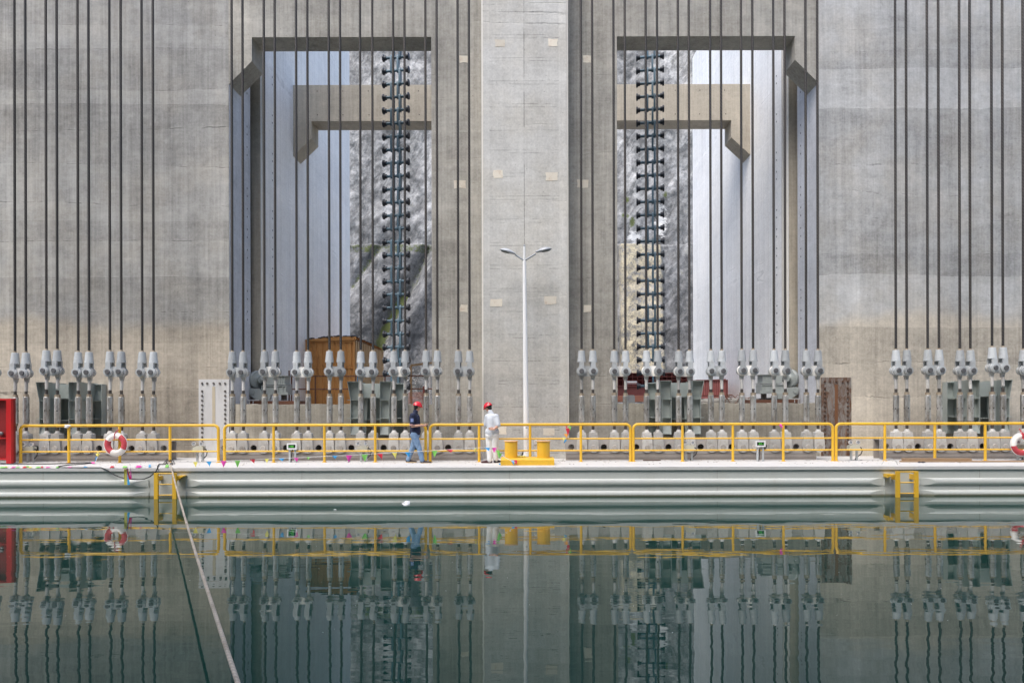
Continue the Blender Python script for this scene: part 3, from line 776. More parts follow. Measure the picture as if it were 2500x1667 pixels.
# ------------------------------------------------------------------ yellow railings
RD_ = 20.8
rail_px = [((50,168,292,415,533), 'yellow tube railing holding the life ring beside the red cabinet'),
           ((548,668,792,916,1039), 'yellow tube railing behind the walking man in navy shirt'),
           ((1050,1169.5,1294,1418,1539), 'yellow tube railing behind the twin yellow bollards'),
           ((1546,1666,1789,1912,2033), 'yellow tube railing that ends in front of the rusty plate'),
           ((2041,2160,2282,2405,2528), 'yellow tube railing above the timber planks')]
zr, zm1, zm2 = ZD + 1.115, ZD + .69, ZD + .335
for xs, lb in rail_px:
    X = [PX(x, RD_) for x in xs]
    t = thing('railing', lb, 'railing', (X[0], RD_, ZD), 'yellow railing sections along the deck')
    r, rc = .043, .14
    path = [(X[0], RD_, ZD), (X[0], RD_, zr - rc)]
    for k in range(1, 7): a = R(180 - 15*k); path.append((X[0] + rc + rc*math.cos(a), RD_, zr - rc + rc*math.sin(a)))
    for k in range(0, 6): a = R(90 - 15*k); path.append((X[-1] - rc + rc*math.cos(a), RD_, zr - rc + rc*math.sin(a)))
    path += [(X[-1], RD_, zr - rc), (X[-1], RD_, ZD)]
    MB().tube(path, r, 12).build('top_rail', MT['yellow'], t)
    for z in (zm1, zm2): MB().cyl((X[0], RD_, z), (X[-1], RD_, z), .024, n=10).build('middle_rail', MT['yellow'], t)
    for x in X[1:-1]: MB().cyl((x, RD_, ZD), (x, RD_, zr - .02), .040, n=12).build('post', MT['yellow'], t)
    for x in X: MB().cyl((x, RD_, ZD + .0), (x, RD_, ZD + .012), .075, n=12).build('foot_plate', MT['yellow'], t)

# ------------------------------------------------------------------ lamp post
LD = 21.15
lx = PX(1285, LD)
lp = thing('lamp_post', 'tall white double-headed lamp post in front of the concrete column', 'lamp post', (lx, LD, ZD))
zt_ = PZ(602, LD); za = PZ(638, LD); xt = PX(1281, LD)
MB().tube([(lx, LD, ZD + .16), (lx + (xt-lx)*.5, LD, (ZD + za)/2), (xt, LD, za)], [.088, .072, .052], 18).build('pole', MT['white_metal'], lp)
MB().tube([(xt, LD, za), (xt, LD, zt_)], [.034, .033], 14).build('finial', MT['white_metal'], lp)
MB().ell((xt, LD, zt_ + .02), .032, .032, .035).build('cap', MT['lampgrey'], lp)
bs = MB().lathe([(.19, ZD + .145), (.19, ZD + .165)], (lx, LD, 0), 4)
bs.lathe([(.12, ZD + .16), (.085, ZD + .30), (.082, ZD + .32)], (lx, LD, 0), 14)
for ax, ay in ((-1,-1),(1,-1),(1,1),(-1,1)): bs.prism([(lx+ax*.08, ZD+.165), (lx+ax*.17, ZD+.165), (lx+ax*.08, ZD+.36)], LD - .01, LD + .01)
bs.build('base_flange', MT['white_metal'], lp)
ft = MB()
for ax, ay in ((-1,-1),(1,-1),(1,1),(-1,1)): ft.cyl((lx+ax*.11, LD+ay*.11, ZD), (lx+ax*.11, LD+ay*.11, ZD+.15), .015, n=8)
ft.build('anchor_bolt', MT['bolt'], lp)
MB().cyl((lx + .005, LD - .083, PZ(1043.5, LD)), (lx + .005, LD - .07, PZ(1043.5, LD)), .034, n=14).build('cable_port', MT['lampgrey'], lp)
for sg, hx, hy in ((-1, 1239.5, 614.5), (1, 1327.5, 611.5)):
    q = P(hx, hy, LD); nk = P(1258 if sg < 0 else 1308, 622 if sg < 0 else 619.5, LD)
    MB().tube([(xt, LD, za + .02), tuple(nk)], [.026, .026], 10).build('arm', MT['lampgrey'], lp)
    hd = MB(); rot = Matrix.Rotation(R(16*sg*-1 if sg < 0 else -12), 4, 'Y').to_3x3()
    L, n, m_ = .255, 16, 16; vs = []; fs = []
    for i in range(n + 1):
        s_ = -1 + 2*i/n                                 # -1 = nose, 1 = neck end
        w = .122*math.sqrt(max(0.0, 1 - max(0, -s_-.1)**2*1.23)) * (1 - .62*max(0, s_)**1.6)
        for k in range(m_):
            a = 2*math.pi*k/m_; up = math.sin(a)
            hgt = (.085*(1 - .45*abs(s_)**2) if up > 0 else .042)*(w/.115)
            loc = Vector((-sg*s_*L, w*math.cos(a), hgt*up))
            vs.append(q + rot @ loc)
    for i in range(n):
        for k in range(m_): fs.append((i*m_+k, i*m_+(k+1) % m_, (i+1)*m_+(k+1) % m_, (i+1)*m_+k))
    fs += [tuple(range(m_)), tuple(reversed(range(n*m_, n*m_+m_)))]
    hd.add(vs, fs if sg > 0 else [tuple(reversed(f)) for f in fs])
    ho = hd.build('lamp_head', MT['lampgrey'], lp)
    MB().ell(q + rot @ Vector((sg*.06, -.01, -.032)), .145, .085, .03, rot=rot).build('lens', MT['lens'], ho)

# ------------------------------------------------------------------ bollards
BD = 19.95
bx0, bx1 = PX(1222, 19.55), PX(1353, 19.55)
b = thing('mooring_bollard', 'yellow twin mooring bollard with two flanged drums on a low base', 'bollard', ((bx0+bx1)/2, BD, ZD))
base = MB().prismx([(19.55, ZD), (20.4, ZD), (20.4, ZD+.15), (20.36, ZD+.185), (19.59, ZD+.185), (19.55, ZD+.15)], bx0, bx1)
base.build('base', MT['yellow'], b, smooth=False)
for x in (1247.5, 1326.5):
    X = PX(x, BD); top = PZ(1076, BD)
    MB().lathe([(.185, ZD+.18), (.185, top-.02)], (X, BD, 0), 32).build('drum', MT['yellow'], b)
    MB().lathe([(.188, top-.02), (.205, top-.012), (.205, top+.004), (.198, top+.010)], (X, BD, 0), 32).build('drum_cap', paint('faded_cap', (.70,.42,.20), .5, .3, (.5,.3,.2), 6.0), b)

# ------------------------------------------------------------------ ladders on the hull
def ladder(x0, x1, lb, side):
    t = thing('ladder', lb, 'ladder', ((x0+x1)/2, HD, 0), 'yellow ladders on the chamber side')
    yf = HD - .26; zt2 = .70
    for x in (x0, x1):
        MB().box(x - .052, x + .052, yf - .045, yf + .02, -1.1, zt2).build('stile', MT['yellow'], t, smooth=False)
    for k, z in enumerate((.68, .39, .10, -.2, -.5)):
        MB().cyl((x0 + .05, yf, z), (x1 - .05, yf, z), .016, n=10).build('rung', MT['yellow'], t)
    for x in (x0, x1):
        MB().prism([(x - .03, .6), (x + .03, .6), (x + .03, .5), (x - .03, .46)], yf + .02, HD + .01).build('bracket', MT['yellow'], t, smooth=False)
    xb = x1 + .14 if side > 0 else x0 - .14
    MB().prism([(xb - .1, .61), (xb + .06, .61), (xb + .03, .575), (xb - .1, .52)], yf + .04, HD + .01).build('bracket', MT['yellow'], t, smooth=False)
ladder(PX(382, 18.74), PX(426.5, 18.74), 'yellow ladder into the water where the mooring rope is tied', 1)
ladder(PX(2190.5, 18.74), PX(2235.5, 18.74), 'yellow ladder into the water below the timber planks', -1)

# ------------------------------------------------------------------ mooring rope
A = P(410, 1127, 19.2); B = Vector((-2.07, 5.0, .50)); Cc = Vector((.15, 1.0, .60))
pts = [A, P(418, 1140, 18.96)]
for k in range(1, 41):
    t = k/40; q = pts[1].lerp(B, t); q.z -= .42*t*(1-t); pts.append(q)
for k in range(1, 9):
    t = k/8; q = B.lerp(Cc, t); q.z += .0; pts.append(q)
o = MB().tube(pts, .0185, 10).build('mooring_rope', MT['mooring'], loc=tuple(A))
tag(o, 'pale mooring rope running from the yellow ladder out over the water', 'rope')
# bundle of wires and cord at the ladder head
wb = MB(); rr = random.Random(2)
for k in range(9):
    a = PL(398 + 24*rr.random(), 1129 + 6*rr.random(), ZD + .01); c_ = PL(402 + 26*rr.random(), 1128 + 8*rr.random(), ZD + .01)
    mid = (a + c_)/2 + Vector((rr.uniform(-.05,.05), rr.uniform(-.05,.05), .05 + .09*rr.random()))
    wb.tube([a, a.lerp(mid, .6) + Vector((0,0,.03)), mid, c_.lerp(mid, .5) + Vector((0,0,.02)), c_], .008, 6)
o = wb.build('wire_bundle', MT['black'], loc=tuple(PL(411, 1132, ZD)))
tag(o, 'tangle of dark wires heaped on the deck where the mooring rope is tied', 'wires')
hose = []
for x, y in ((-25,1132),(60,1132.5),(120,1132),(170,1130.5),(205,1129),(221,1129),(224,1130.3),(205,1132),(165,1134.5),(143,1138),(142,1140.5),(160,1141),(200,1141.8),(232,1141.5),(246,1142.5)): hose.append(PL(x, y, ZD + .014))
for x, y, D in ((256,1144.5,18.95),(266,1150,18.93),(280,1159,18.9),(295,1165,18.86),(312,1168,18.86),(335,1170.2,18.86),(352,1169,18.87),(366,1163,18.88),(380,1152,18.9),(384.5,1143,18.93)): hose.append(P(x, y, D))
for x, y in ((385,1138),(388,1133),(397,1133),(408,1130)): hose.append(PL(x, y, ZD + .03))
o = MB().tube(hose, .0155, 8).build('black_hose', MT['black'], loc=tuple(hose[0]))
tag(o, 'black hose looped on the deck and sagging over the hull edge', 'hose')

# ------------------------------------------------------------------ bunting
def pennant(x, y, w, h, D, skew=0.0, crop=0.0, seed=0):
    rr = random.Random(seed); n = 6; vs = []; fs = []
    a, b_, t = P(x - w/2, y, D), P(x + w/2, y, D), P(x + skew, y + h, D)
    if t.z < ZD + .012: t = Vector((t.x, t.y - (.0), ZD + .012))
    for i in range(n + 1):
        s_ = i/n
        l, r_ = a.lerp(t, s_), b_.lerp(t, s_ if not crop else s_*(1-crop))
        for k in range(5):
            q = l.lerp(r_, k/4); q.y += .018*math.sin(3.2*k/4 + seed*1.7)*(.3 + s_) - .01*s_; vs.append(q)
    for i in range(n):
        for k in range(4): fs.append((i*5+k, (i+1)*5+k, (i+1)*5+k+1, i*5+k+1))
    mb = MB().add(vs, fs)
    m2 = len(vs)
    mb.add([v + Vector((0, .004, 0)) for v in vs], [tuple(reversed(f)) for f in fs])
    return mb
BDp = 19.08
st = [(413,1129),(445,1127.5),(500,1126),(560,1124.5),(610,1122),(660,1119.5),(740,1116.5),(800,1113),(840,1111.5),(905,1108),(960,1104.5),(1000,1103),(1050,1100),(1090,1097.5),(1150,1093.5),(1183,1092),(1207,1092),(1215,1097),(1224,1108),(1234,1117),(1248,1124),(1258,1128)]
bt = thing('bunting', 'string of bright pennants stretched past the two men to the bollard', 'bunting', tuple(P(560,1125,BDp)))
sp = [P(x, y, BDp + (.0 if x < 1100 else .25*(x-1100)/158)) for x, y in st]
sp = [Vector((q.x, q.y, max(q.z, ZD + .02))) for q in sp]
MB().tube(sp, .0055, 6).build('string', MT['twine'], bt)
fl = [(477,1127,11,13,'fy',1),(510,1126,14,13,'fb',2),(546,1124.5,14,16,'fm',0),(580,1124,13,16,'fg',0),(616,1121,13,10,'fr',5),(651,1119.5,11,12,'fy',1),(687,1118.5,15,7,'fb',3),(723,1117,12,9,'fm',2),(752,1115.5,10,6,'fg',1),
      (817,1112,14,8,'fb',2),(852,1111,15,18,'fm',0),(890,1109,15,17,'fg',1),(927,1107,14,15,'fr',6),(963,1105,12,14,'fy',3),(995,1103.5,14,12,'fb',4),(1061,1100,14,16,'fg',0),(1098,1097.5,18,7,'fr',3),(1162,1094,7,11,'fy',-2),(1190,1092.5,13,8,'fb',4),(1207,1092.5,12,13,'fm',-1),(1216,1099,9,20,'fg',2),(1222,1106,8,14,'fg',-3),(1218,1099,7,9,'fm',1)]
for i, (x, y, w, h, c, sk) in enumerate(fl):
    D = BDp + (0 if x < 1100 else .25*(x-1100)/158)
    pennant(x, y, w, h, D - .01, sk, 0, i).build('pennant', MT[c], bt, smooth=True)
for x, y, w, h, c, sk in ((1258,1122.5,10,15,'fr',3),(1251,1123,9,14,'fb',4)): pennant(x, y, w, h, 19.5, sk, 0, x).build('pennant', MT[c], bt)
# the part lying on the deck by the hose
bl = thing('bunting', 'string of limp pennants lying on the deck along the black hose', 'bunting', tuple(PL(120,1141,ZD)))
MB().tube([PL(x, y, ZD + .008) for x, y in ((-20,1141),(40,1140.5),(100,1141),(140,1140.5),(200,1142),(290,1140),(340,1138.5),(366,1137),(400,1133))], .005, 6).build('string', MT['twine'], bl)
for i, (x, y, w, d, c) in enumerate(((8,1141,16,4,'fg'),(14,1139.5,9,3,'fy'),(32,1140.8,13,3.5,'fm'),(44,1140.8,10,3,'fg'),(60,1141,11,4,'fr'),(66,1138.5,10,3,'fg'),(74,1141,9,3,'fy'),(93,1141,13,3.5,'fg'),(102,1140,7,3,'fr'),(117,1141,11,3.5,'fm'),(140,1140.5,8,2.5,'fg'),(170,1140.3,10,2.5,'fm'),(206,1141,16,2.5,'fb'),(227,1129,8,3.5,'fm'),(273,1139.5,11,4.5,'fr'),(305,1139.2,10,4.5,'fg'),(338,1138.5,14,5.5,'fm'),(365,1137,5,7,'fb'),(407,1137,9,7,'fg'))):
    rr = random.Random(i + 40)
    q = [PL(x - w/2, y + d/2, ZD + .012), PL(x + w/2, y + d/2*rr.uniform(.4,1), ZD + .03), PL(x + w/2, y - d/2, ZD + .035), PL(x - w/2*rr.uniform(.2,1), y - d/2, ZD + .015)]
    c_ = sum(q, Vector())/4 + Vector((0,0,.008 + .022*rr.random()))
    low = [v - Vector((0,0,.004)) for v in q]
    MB().add(q + [c_] + low, [(0,1,4),(1,2,4),(2,3,4),(3,0,4),(8,7,6,5),(0,5,6,1),(1,6,7,2),(2,7,8,3),(3,8,5,0)]).build('pennant', MT[c], bl)
# knot hanging from the hose
bk = thing('bunting', 'knotted clump of pennants hanging from the black hose over the hull', 'bunting', tuple(P(310,1168,18.83)))
for i, (x, y, w, h, c, sk) in enumerate(((306,1165,8,13,'fy',2),(313,1168,6,7,'fm',-2),(316,1170,6,6,'fr',-3),(309,1174,8,6,'fy',1),(307,1183,7,20,'fy',-3),(314,1183,7,9,'fb',-3),(319,1169,6,5,'fm',1))): pennant(x, y, w, h, 18.80 - .01*(i % 3), sk, 0, i+3).build('pennant', MT[c], bk)
MB().tube([P(308,1166,18.84), P(311,1175,18.82), P(312,1184,18.80)], .006, 6).build('string', MT['twine'], bk)
br = thing('bunting', 'bunch of pennants tied to the railing beside the bollards', 'bunting', tuple(P(1387,1042,20.7)))
for i, (x, y, w, h, c, sk) in enumerate(((1390,1041,9,9,'fg',2),(1386,1045,11,20,'fr',1),(1383,1040,6,5,'fr',0),(1381,1059,10,10,'fo',3),(1377,1068,9,9,'fy',0),(1381,1073,8,10,'fb',-4))): pennant(x, y, w, h, 20.72 - .012*(i % 3), sk, 0, i+9).build('pennant', MT[c], br)
MB().tube([P(1390,1037,20.74), P(1386,1058,20.73), P(1380,1075,20.73)], .006, 6).build('string', MT['twine'], br)
bh = thing('bunting', 'yellow and blue pennant hanging limp below the railing by the life ring', 'bunting', tuple(P(238,1105,20.5)))
for i, (x, y, w, h, c, sk) in enumerate(((239,1103,5,6,'fy',1),(239,1107,11,7,'fy',0),(236,1115,5,11,'fb',-3))): pennant(x, y, w, h, 20.6, sk, 0, i+5).build('pennant', MT[c], bh)
MB().tube([P(240,1100,20.62), P(238,1114,20.62), P(233,1128,20.4)], .005, 6).build('string', MT['twine'], bh)
rg = MB(); rr = random.Random(8)
for k in range(7):
    q = P(160 + 8*rr.random(), 1038 + 5*rr.random(), 20.74); rg.ell(q, .05 + .03*rr.random(), .04, .025, 8, 6)
tag(rg.build('tied_rag', MT['paper'], loc=tuple(P(163,1040,20.74))), 'white rag tied round the yellow top rail', 'rag')
tag(MB().ell(P(1906,1038,20.73), .035, .04, .05, 8, 6).ell(P(1909,1042,20.72), .025, .03, .04, 8, 6).build('ribbon', MT['fm'], loc=tuple(P(1906,1038,20.7))), 'small pink ribbon knotted on the yellow top rail', 'ribbon')
yr = MB(); rr = random.Random(4)
for k in range(7):
    q = PL(1266 + 16*rr.random(), 1121.5 + 1.5*rr.random(), ZD + .19); q.y = 20.1 + .2*rr.random(); q.z = ZD + .2
    yr.ell(q, .06, .05, .03, 7, 5, Matrix.Rotation(rr.random()*3, 3, 'Z'))
tag(yr.build('yellow_rag', MT['fy'], loc=(PX(1275,20.2), 20.2, ZD + .19)), 'crumpled yellow rag lying between the bollard drums', 'rag')

# ------------------------------------------------------------------ life rings
def ring(px, py, lb, rot):
    c_ = P(px, py, 20.66); R0, r = .252, .084
    t = thing('life_ring', lb, 'life ring', tuple(c_), 'red and white life rings on the railing')
    for k in range(4):
        a0 = rot + k*math.pi/2
        MB().torus(c_, R0, r, 12, 14, a0, a0 + math.pi/2, ring=False).build('ring_quarter', MT['ring_red'] if k % 2 else MT['ring_white'], t)
    MB().torus(c_ + Vector((0, -.02, 0)), R0 + r + .012, .009, 40, 6).build('grab_line', MT['twine'], t)
    MB().tube([c_ + Vector((0,-.09,R0-.1)), c_ + Vector((0,-.1,R0+.05)), c_ + Vector((0,.0,R0+.12)), c_ + Vector((.02,.12,.46)), c_ + Vector((0,.02,R0+.1)), c_ + Vector((-.01,-.09,R0-.09))], .012, 6).build('lashing', MT['ring_red'], t)
ring(283.5, 1084.5, 'faded red and white life ring hung near the ladder with the mooring rope', R(60))
ring(2494, 1084, 'faded red and white life ring at the end of the timber planks', R(100))

# ------------------------------------------------------------------ red cabinet
CBD = 20.45
x0, x1 = PX(-60, CBD), PX(27, CBD); zt3 = PZ(970, CBD)
cb = thing('red_cabinet', 'red steel cabinet with open dark front standing beside the railing', 'cabinet', ((x0+x1)/2, CBD, ZD))
MB().box(x1 - .15, x1, CBD, CBD + .10, ZD, zt3).build('door_post', MT['red'], cb, smooth=False)
MB().box(x0, x1 - .153, CBD + .0, CBD + .1, zt3 - .05, zt3).box(x0, x1 + .003, CBD + .103, CBD + .20, zt3 - .03, zt3 + .003).build('roof', MT['red'], cb, smooth=False)
MB().box(x0, x1 - .05, CBD + .17, CBD + .19, ZD + .1, zt3 - .03).box(x1 - .045, x1 - .002, CBD + .103, CBD + .19, ZD + .02, zt3 - .032).build('shell', MT['red_shaded'], cb, smooth=False)
MB().box(x0, x1 - .153, CBD + .04, CBD + .165, PZ(1068, CBD), PZ(1065.5, CBD)).build('shelf', MT['red'], cb, smooth=False)
MB().box(x0, x1 - .153, CBD + .004, CBD + .05, PZ(1119, CBD), PZ(1116, CBD)).box(x0, x1-.153, CBD + .05, CBD + .165, PZ(1119, CBD), PZ(1117, CBD)).build('plinth', MT['red'], cb, smooth=False)
rr = random.Random(1); cl = MB()
for k in range(6): cl.ell(P(19 + 5*rr.random(), 978 + 8*rr.random(), CBD + .1), .03, .03, .04, 7, 5)
cl.build('rag', MT['scrap'], cb)
MB().ell(P(2, 1058, CBD + .11), .08, .05, .06).build('cap_light', MT['pin'], cb)

# ------------------------------------------------------------------ bolted steel anchor plates on the walls
def anchor_plate(px0, px1, mats, lb, cols, toprow, y0, ystart):
    D = W - .03; x0, x1 = PX(px0, D), PX(px1, D); zt = PZ(y0, D)
    t = thing('anchor_plate', lb, 'steel plate', ((x0+x1)/2, D, ZD))
    MB().box(x0, x1, D, W - .002, ZD, zt).build('plate', mats[0], t, smooth=False)
    mid = (px0 + px1)/2
    MB().box(PX(mid - 3.6, D), PX(mid + 3.6, D), D - .008, D - .001, PZ(1036, D), PZ(y0 + 18, D)).build('strip', mats[1], t, smooth=False)
    pts = [(x, y0 + 10) for x in toprow]
    for c_ in cols:
        y = ystart
        while y < 1115: pts.append((c_, y)); y += 11.2
    for x, y in pts:
        q = P(x, y, D)
        MB().lathe([(.032, -.034), (.036, -.028), (.036, .002)], (PX(x, D), D, PZ(y, D)), 8, axis='y').build('bolt', mats[2], t)
anchor_plate(485, 559, (MT['plate_white'], MT['strip_beige'], MT['bolt']), 'whitish bolted steel plate set in the concrete wall', (494, 550), (494,506.5,522,537,550), 924, 953)
anchor_plate(2004.7, 2078.6, (MT['plate_rust'], MT['strip_rust'], MT['bolt_rust']), 'rust-streaked bolted steel plate set in the concrete wall', (2014, 2069.5), (2014,2026.7,2042,2057,2069.5), 923, 949)

# ------------------------------------------------------------------ grey-green steel brackets
def bracket(x_tip, sg, lb):
    """x_tip: outer tip of the flared column; sg=+1 builds towards +x."""
    D0, D1 = 21.88, W - .003
    t = thing('steel_bracket', lb, 'bracket', (x_tip, D0, ZD), 'grey green steel guide brackets')
    s_ = .01294
    def X(p_): return x_tip + sg*p_*s_
    z = lambda y: PZ(y, 21.9)
    def pr_(poly, y0, y1, nm):
        MB().prism([(X(a), z(b)) for a, b in poly], y0, y1).build(nm, MT['green_grey'], t, smooth=False)
    # two columns: front flange is an outline of thin edges, web set back
    pr_([(0,931),(29,931),(29,1062),(8,1062),(8,975)], D0 + .16, D0 + .175, 'column_web')
    pr_([(80,931),(109,931),(103,975),(103,1062),(80,1062)], D0 + .16, D0 + .175, 'column_web')
    for poly in ([(0,931),(1.3,931),(9.3,975),(9.3,1062),(8,1062),(8,975)], [(27.7,931),(29,931),(29,1062),(27.7,1062)], [(80,931),(81.3,931),(81.3,1062),(80,1062)], [(107.7,931),(109,931),(103,975),(103,1062),(101.7,1062),(101.7,975)]):
        pr_(poly, D0, D1 - .02, 'flange')
    for y in (975, 1020):
        for a, b_ in ((9.5,27.5),(81.5,101.5)): pr_([(a,y-.8),(b_,y-.8),(b_,y+.8),(a,y+.8)], D0 + .01, D0 + .158, 'rib')
        pr_([(-1,y-.7),(7.8,y-.7),(7.8,y+.7),(-1,y+.7)], D0 + .05, D0 + .3, 'rib')
        pr_([(103.3,y-.7),(126,y-.7),(126,y+.7),(103.3,y+.7)], D0 + .25, D1 - .06, 'rib')
    for a, b_ in ((0.2,28.8),(80.2,108.8)): pr_([(a,929.8),(b_,929.8),(b_,931),(a,931)], D0 + .0, D0 + .2, 'cap_plate')
    # toes leaning out at the foot
    for a in (10, 82): MB().add([Vector(v) for v in ((X(a), D0 + .15, z(1030)), (X(a+17), D0 + .15, z(1030)), (X(a+19), D0 - .02, z(1060)), (X(a-1), D0 - .02, z(1060)))] + [Vector(v) for v in ((X(a), D0 + .158, z(1030)), (X(a+17), D0 + .158, z(1030)), (X(a+19), D0 + .158, z(1060)), (X(a-1), D0 + .158, z(1060)))], [(0,1,2,3),(7,6,5,4),(0,4,5,1),(1,5,6,2),(2,6,7,3),(3,7,4,0)]).build('toe_plate', MT['green_grey'], t, smooth=False)
    pr_([(29,934),(80,934),(80,970),(29,970)], D0 + .40, D0 + .42, 'top_panel')
    pr_([(29.2,970),(79.8,970),(79.8,1023),(29.2,1023)], D0 + .72, D0 + .74, 'inner_panel')
    pr_([(29.2,970),(44,970),(40,1062),(29.2,1062)], D0 + .36, D0 + .38, 'gusset')
    pr_([(29.2,968.8),(79.8,968.8),(79.8,970),(29.2,970)], D0 + .2, D0 + .71, 'rib')
    pr_([(29.2,1023),(79.8,1023),(79.8,1024.3),(29.2,1024.3)], D0 + .3, D0 + .71, 'rib')
    pr_([(103.4,935),(128,935),(128,1063),(103.4,1063)], D1 - .05, D1 - .02, 'back_panel')
    pr_([(128.2,933),(129.6,933),(129.6,1063),(128.2,1063)], D1 - .25, D1 - .005, 'flange')
    pr_([(103.4,933),(128,933),(128,934.8),(103.4,934.8)], D1 - .2, D1 - .005, 'rib')
bracket(-15.42, 1, 'grey green steel bracket on the wall next to the red cabinet')
bracket(-5.585, 1, 'grey green steel bracket in front of the orange container corner')
bracket(5.70, -1, 'grey green steel bracket in front of the red steel beams')
bracket(15.45, -1, 'grey green steel bracket on the wall above the timber planks')

# ------------------------------------------------------------------ wheel machines behind the parapets
def wheel_machine(sg, lb):
    D = 24.6; k = D/F
    t = thing('wheel_machine', lb, 'machine', (sg*9.0, D, 2.3))
    X = lambda p_: (p_ - CX)*k*(-sg); z = lambda y: PZ(y, D)
    def lx_(p_): return X(p_)
    c_ = (lx_(626), D + .1, z(925))
    w = MB().lathe([(.20, -.10), (.31, -.09), (.325, -.06), (.325, .02), (.29, .05), (.17, .06), (.12, .10), (.12, .16)] if sg < 0 else [(.12,-.16),(.12,-.10),(.17,-.06),(.29,-.05),(.325,-.02),(.325,.06),(.31,.09),(.20,.10)], (0,0,0), 32, axis='x')
    rot = Matrix.Rotation(R(-28*sg*-1), 3, 'Z')
    w.v = [rot @ v + Vector(c_) for v in w.v]
    w.build('flange_wheel', MT['machine'], t)
    MB().cyl((c_[0] - sg*.1, D + .12, c_[2]), (lx_(660), D + .1, c_[2]), .11, n=20).build('shaft', MT['machine'], t)
    def bx(a, b_, y0, y1, d0, d1, nm, mt='machine'): MB().box(lx_(a), lx_(b_), d0, d1, z(y0), z(y1)).build(nm, MT[mt], t, smooth=False)
    bx(650, 697, 917, 936, D - .05, D + .5, 'gear_case'); bx(648, 702, 936, 938, D - .1, D + .5, 'flange'); bx(670, 703, 915.5, 917, D - .1, D + .5, 'flange')
    for a in (679, 685, 691, 696): bx(a, a + 1, 918, 935.5, D - .075, D - .052, 'cooling_rib')
    bx(640, 701, 939.5, 962, D - .08, D + .5, 'lower_case'); bx(641, 699, 940.5, 941.8, D - .11, D - .083, 'flange')
    for a in (681, 692, 699.5): bx(a, a + 1.4, 942, 960, D - .11, D - .083, 'frame_rib')
    bx(680, 707, 956, 962.5, D - .16, D - .085, 'ledge')
    MB().prism([(lx_(613), z(950)), (lx_(617), z(946)), (lx_(638), z(947)), (lx_(645), z(962)), (lx_(666), z(962)), (lx_(664), z(975)), (lx_(632), z(975)), (lx_(614), z(963))], D - .2, D - .09).build('rocker_arm', MT['machine'], t, smooth=False)
    MB().lathe([(.085,-.03),(.085,.0)], (lx_(621), D - .2, z(956)), 20, axis='y').build('pivot_cap', MT['machine'], t)
    for a in (690, 697): MB().cyl((lx_(a), D, z(962)), (lx_(a), D, z(976)), .05, n=12).build('leg', MT['bolt'], t)
    MB().box(lx_(612), lx_(735), D - .2, D + .5, 2.3, z(977)).build('skid', MT['rust'], t, smooth=False)
    MB().tube([(lx_(613), D - .3, z(975.5)), (lx_(640), D - .3, z(975.5))], .018, 6).tube([(lx_(617), D - .3, z(975.5)), (lx_(617), D - .3, 2.3)], .022, 6).tube([(lx_(626), D - .3, z(975.5)), (lx_(626), D - .3, z(984))], .015, 6).build('guard_rail', MT['scrap'], t)
wheel_machine(-1 * -1 * -1, 'grey green machine with flanged wheel beside the orange container') if False else None
wheel_machine(-1, 'grey green machine with flanged wheel on the orange container side')
wheel_machine(1, 'grey green machine with flanged wheel on the rusty plate side')

# ------------------------------------------------------------------ counterweight chains
def chain(x0, lb, seed, lo_px):
    D = 26.0; t = thing('roller_chain', lb, 'chain', (x0, D, 2.3))
    s_ = D/F; pitch = 32.12*s_; yaw = R(-9)
    za = PZ(140, D) + 3*pitch
    n = int((za - 2.5)/pitch)
    Mx = Matrix.Rotation(yaw, 3, 'Z')
    def tr(mb): mb.v = [Mx @ v for v in mb.v]; return mb
    pin = tr(MB().cyl((-.40,0,0), (.42,0,0), .052, n=14)).mesh('pin'); pin.materials.append(MT['chain'])
    rl = tr(MB().lathe([(.11,-.52),(.13,-.51),(.13,-.455),(.125,-.452),(.090,-.450),(.086,-.37),(.055,-.365)], n=18, axis='x')).mesh('roller'); rl.materials.append(MT['roller'])
    rr_ = tr(MB().lathe([(.055,.365),(.086,.37),(.090,.450),(.125,.452),(.13,.455),(.13,.51),(.11,.52)], n=18, axis='x')).mesh('roller'); rr_.materials.append(MT['roller'])
    def lk(dx):
        m_ = []
        for base_ in (-.135, .125):
            a = base_ + dx
            poly = [(.085*math.cos(R(k*20+180)), -pitch + .095*math.sin(R(k*20+180))) for k in range(10)] + [(.085*math.cos(R(k*20)), .095*math.sin(R(k*20))) for k in range(10)]
            mb = MB().prismx([(p_[0], p_[1]) for p_ in poly], a - .036, a + .036)
            me_ = tr(mb).mesh('link_plate'); me_.materials.append(MT['chain']); m_.append(me_)
        return m_
    la, lb_ = lk(-.038), lk(.038)
    for k in range(n):
        z = za - k*pitch - 2.3
        part('pin', pin, t, (0,0,z)); part('roller', rl, t, (0,0,z)); part('roller', rr_, t, (0,0,z))
        for me_ in (la if k % 2 else lb_): part('link_plate', me_, t, (0,0,z))
chain(PX(968.5, 26), 'blue grey roller chain hanging behind the orange container corner', 1, 0)
chain(PX(1589, 26), 'blue grey roller chain hanging before the mossy beige rock', 2, 0)

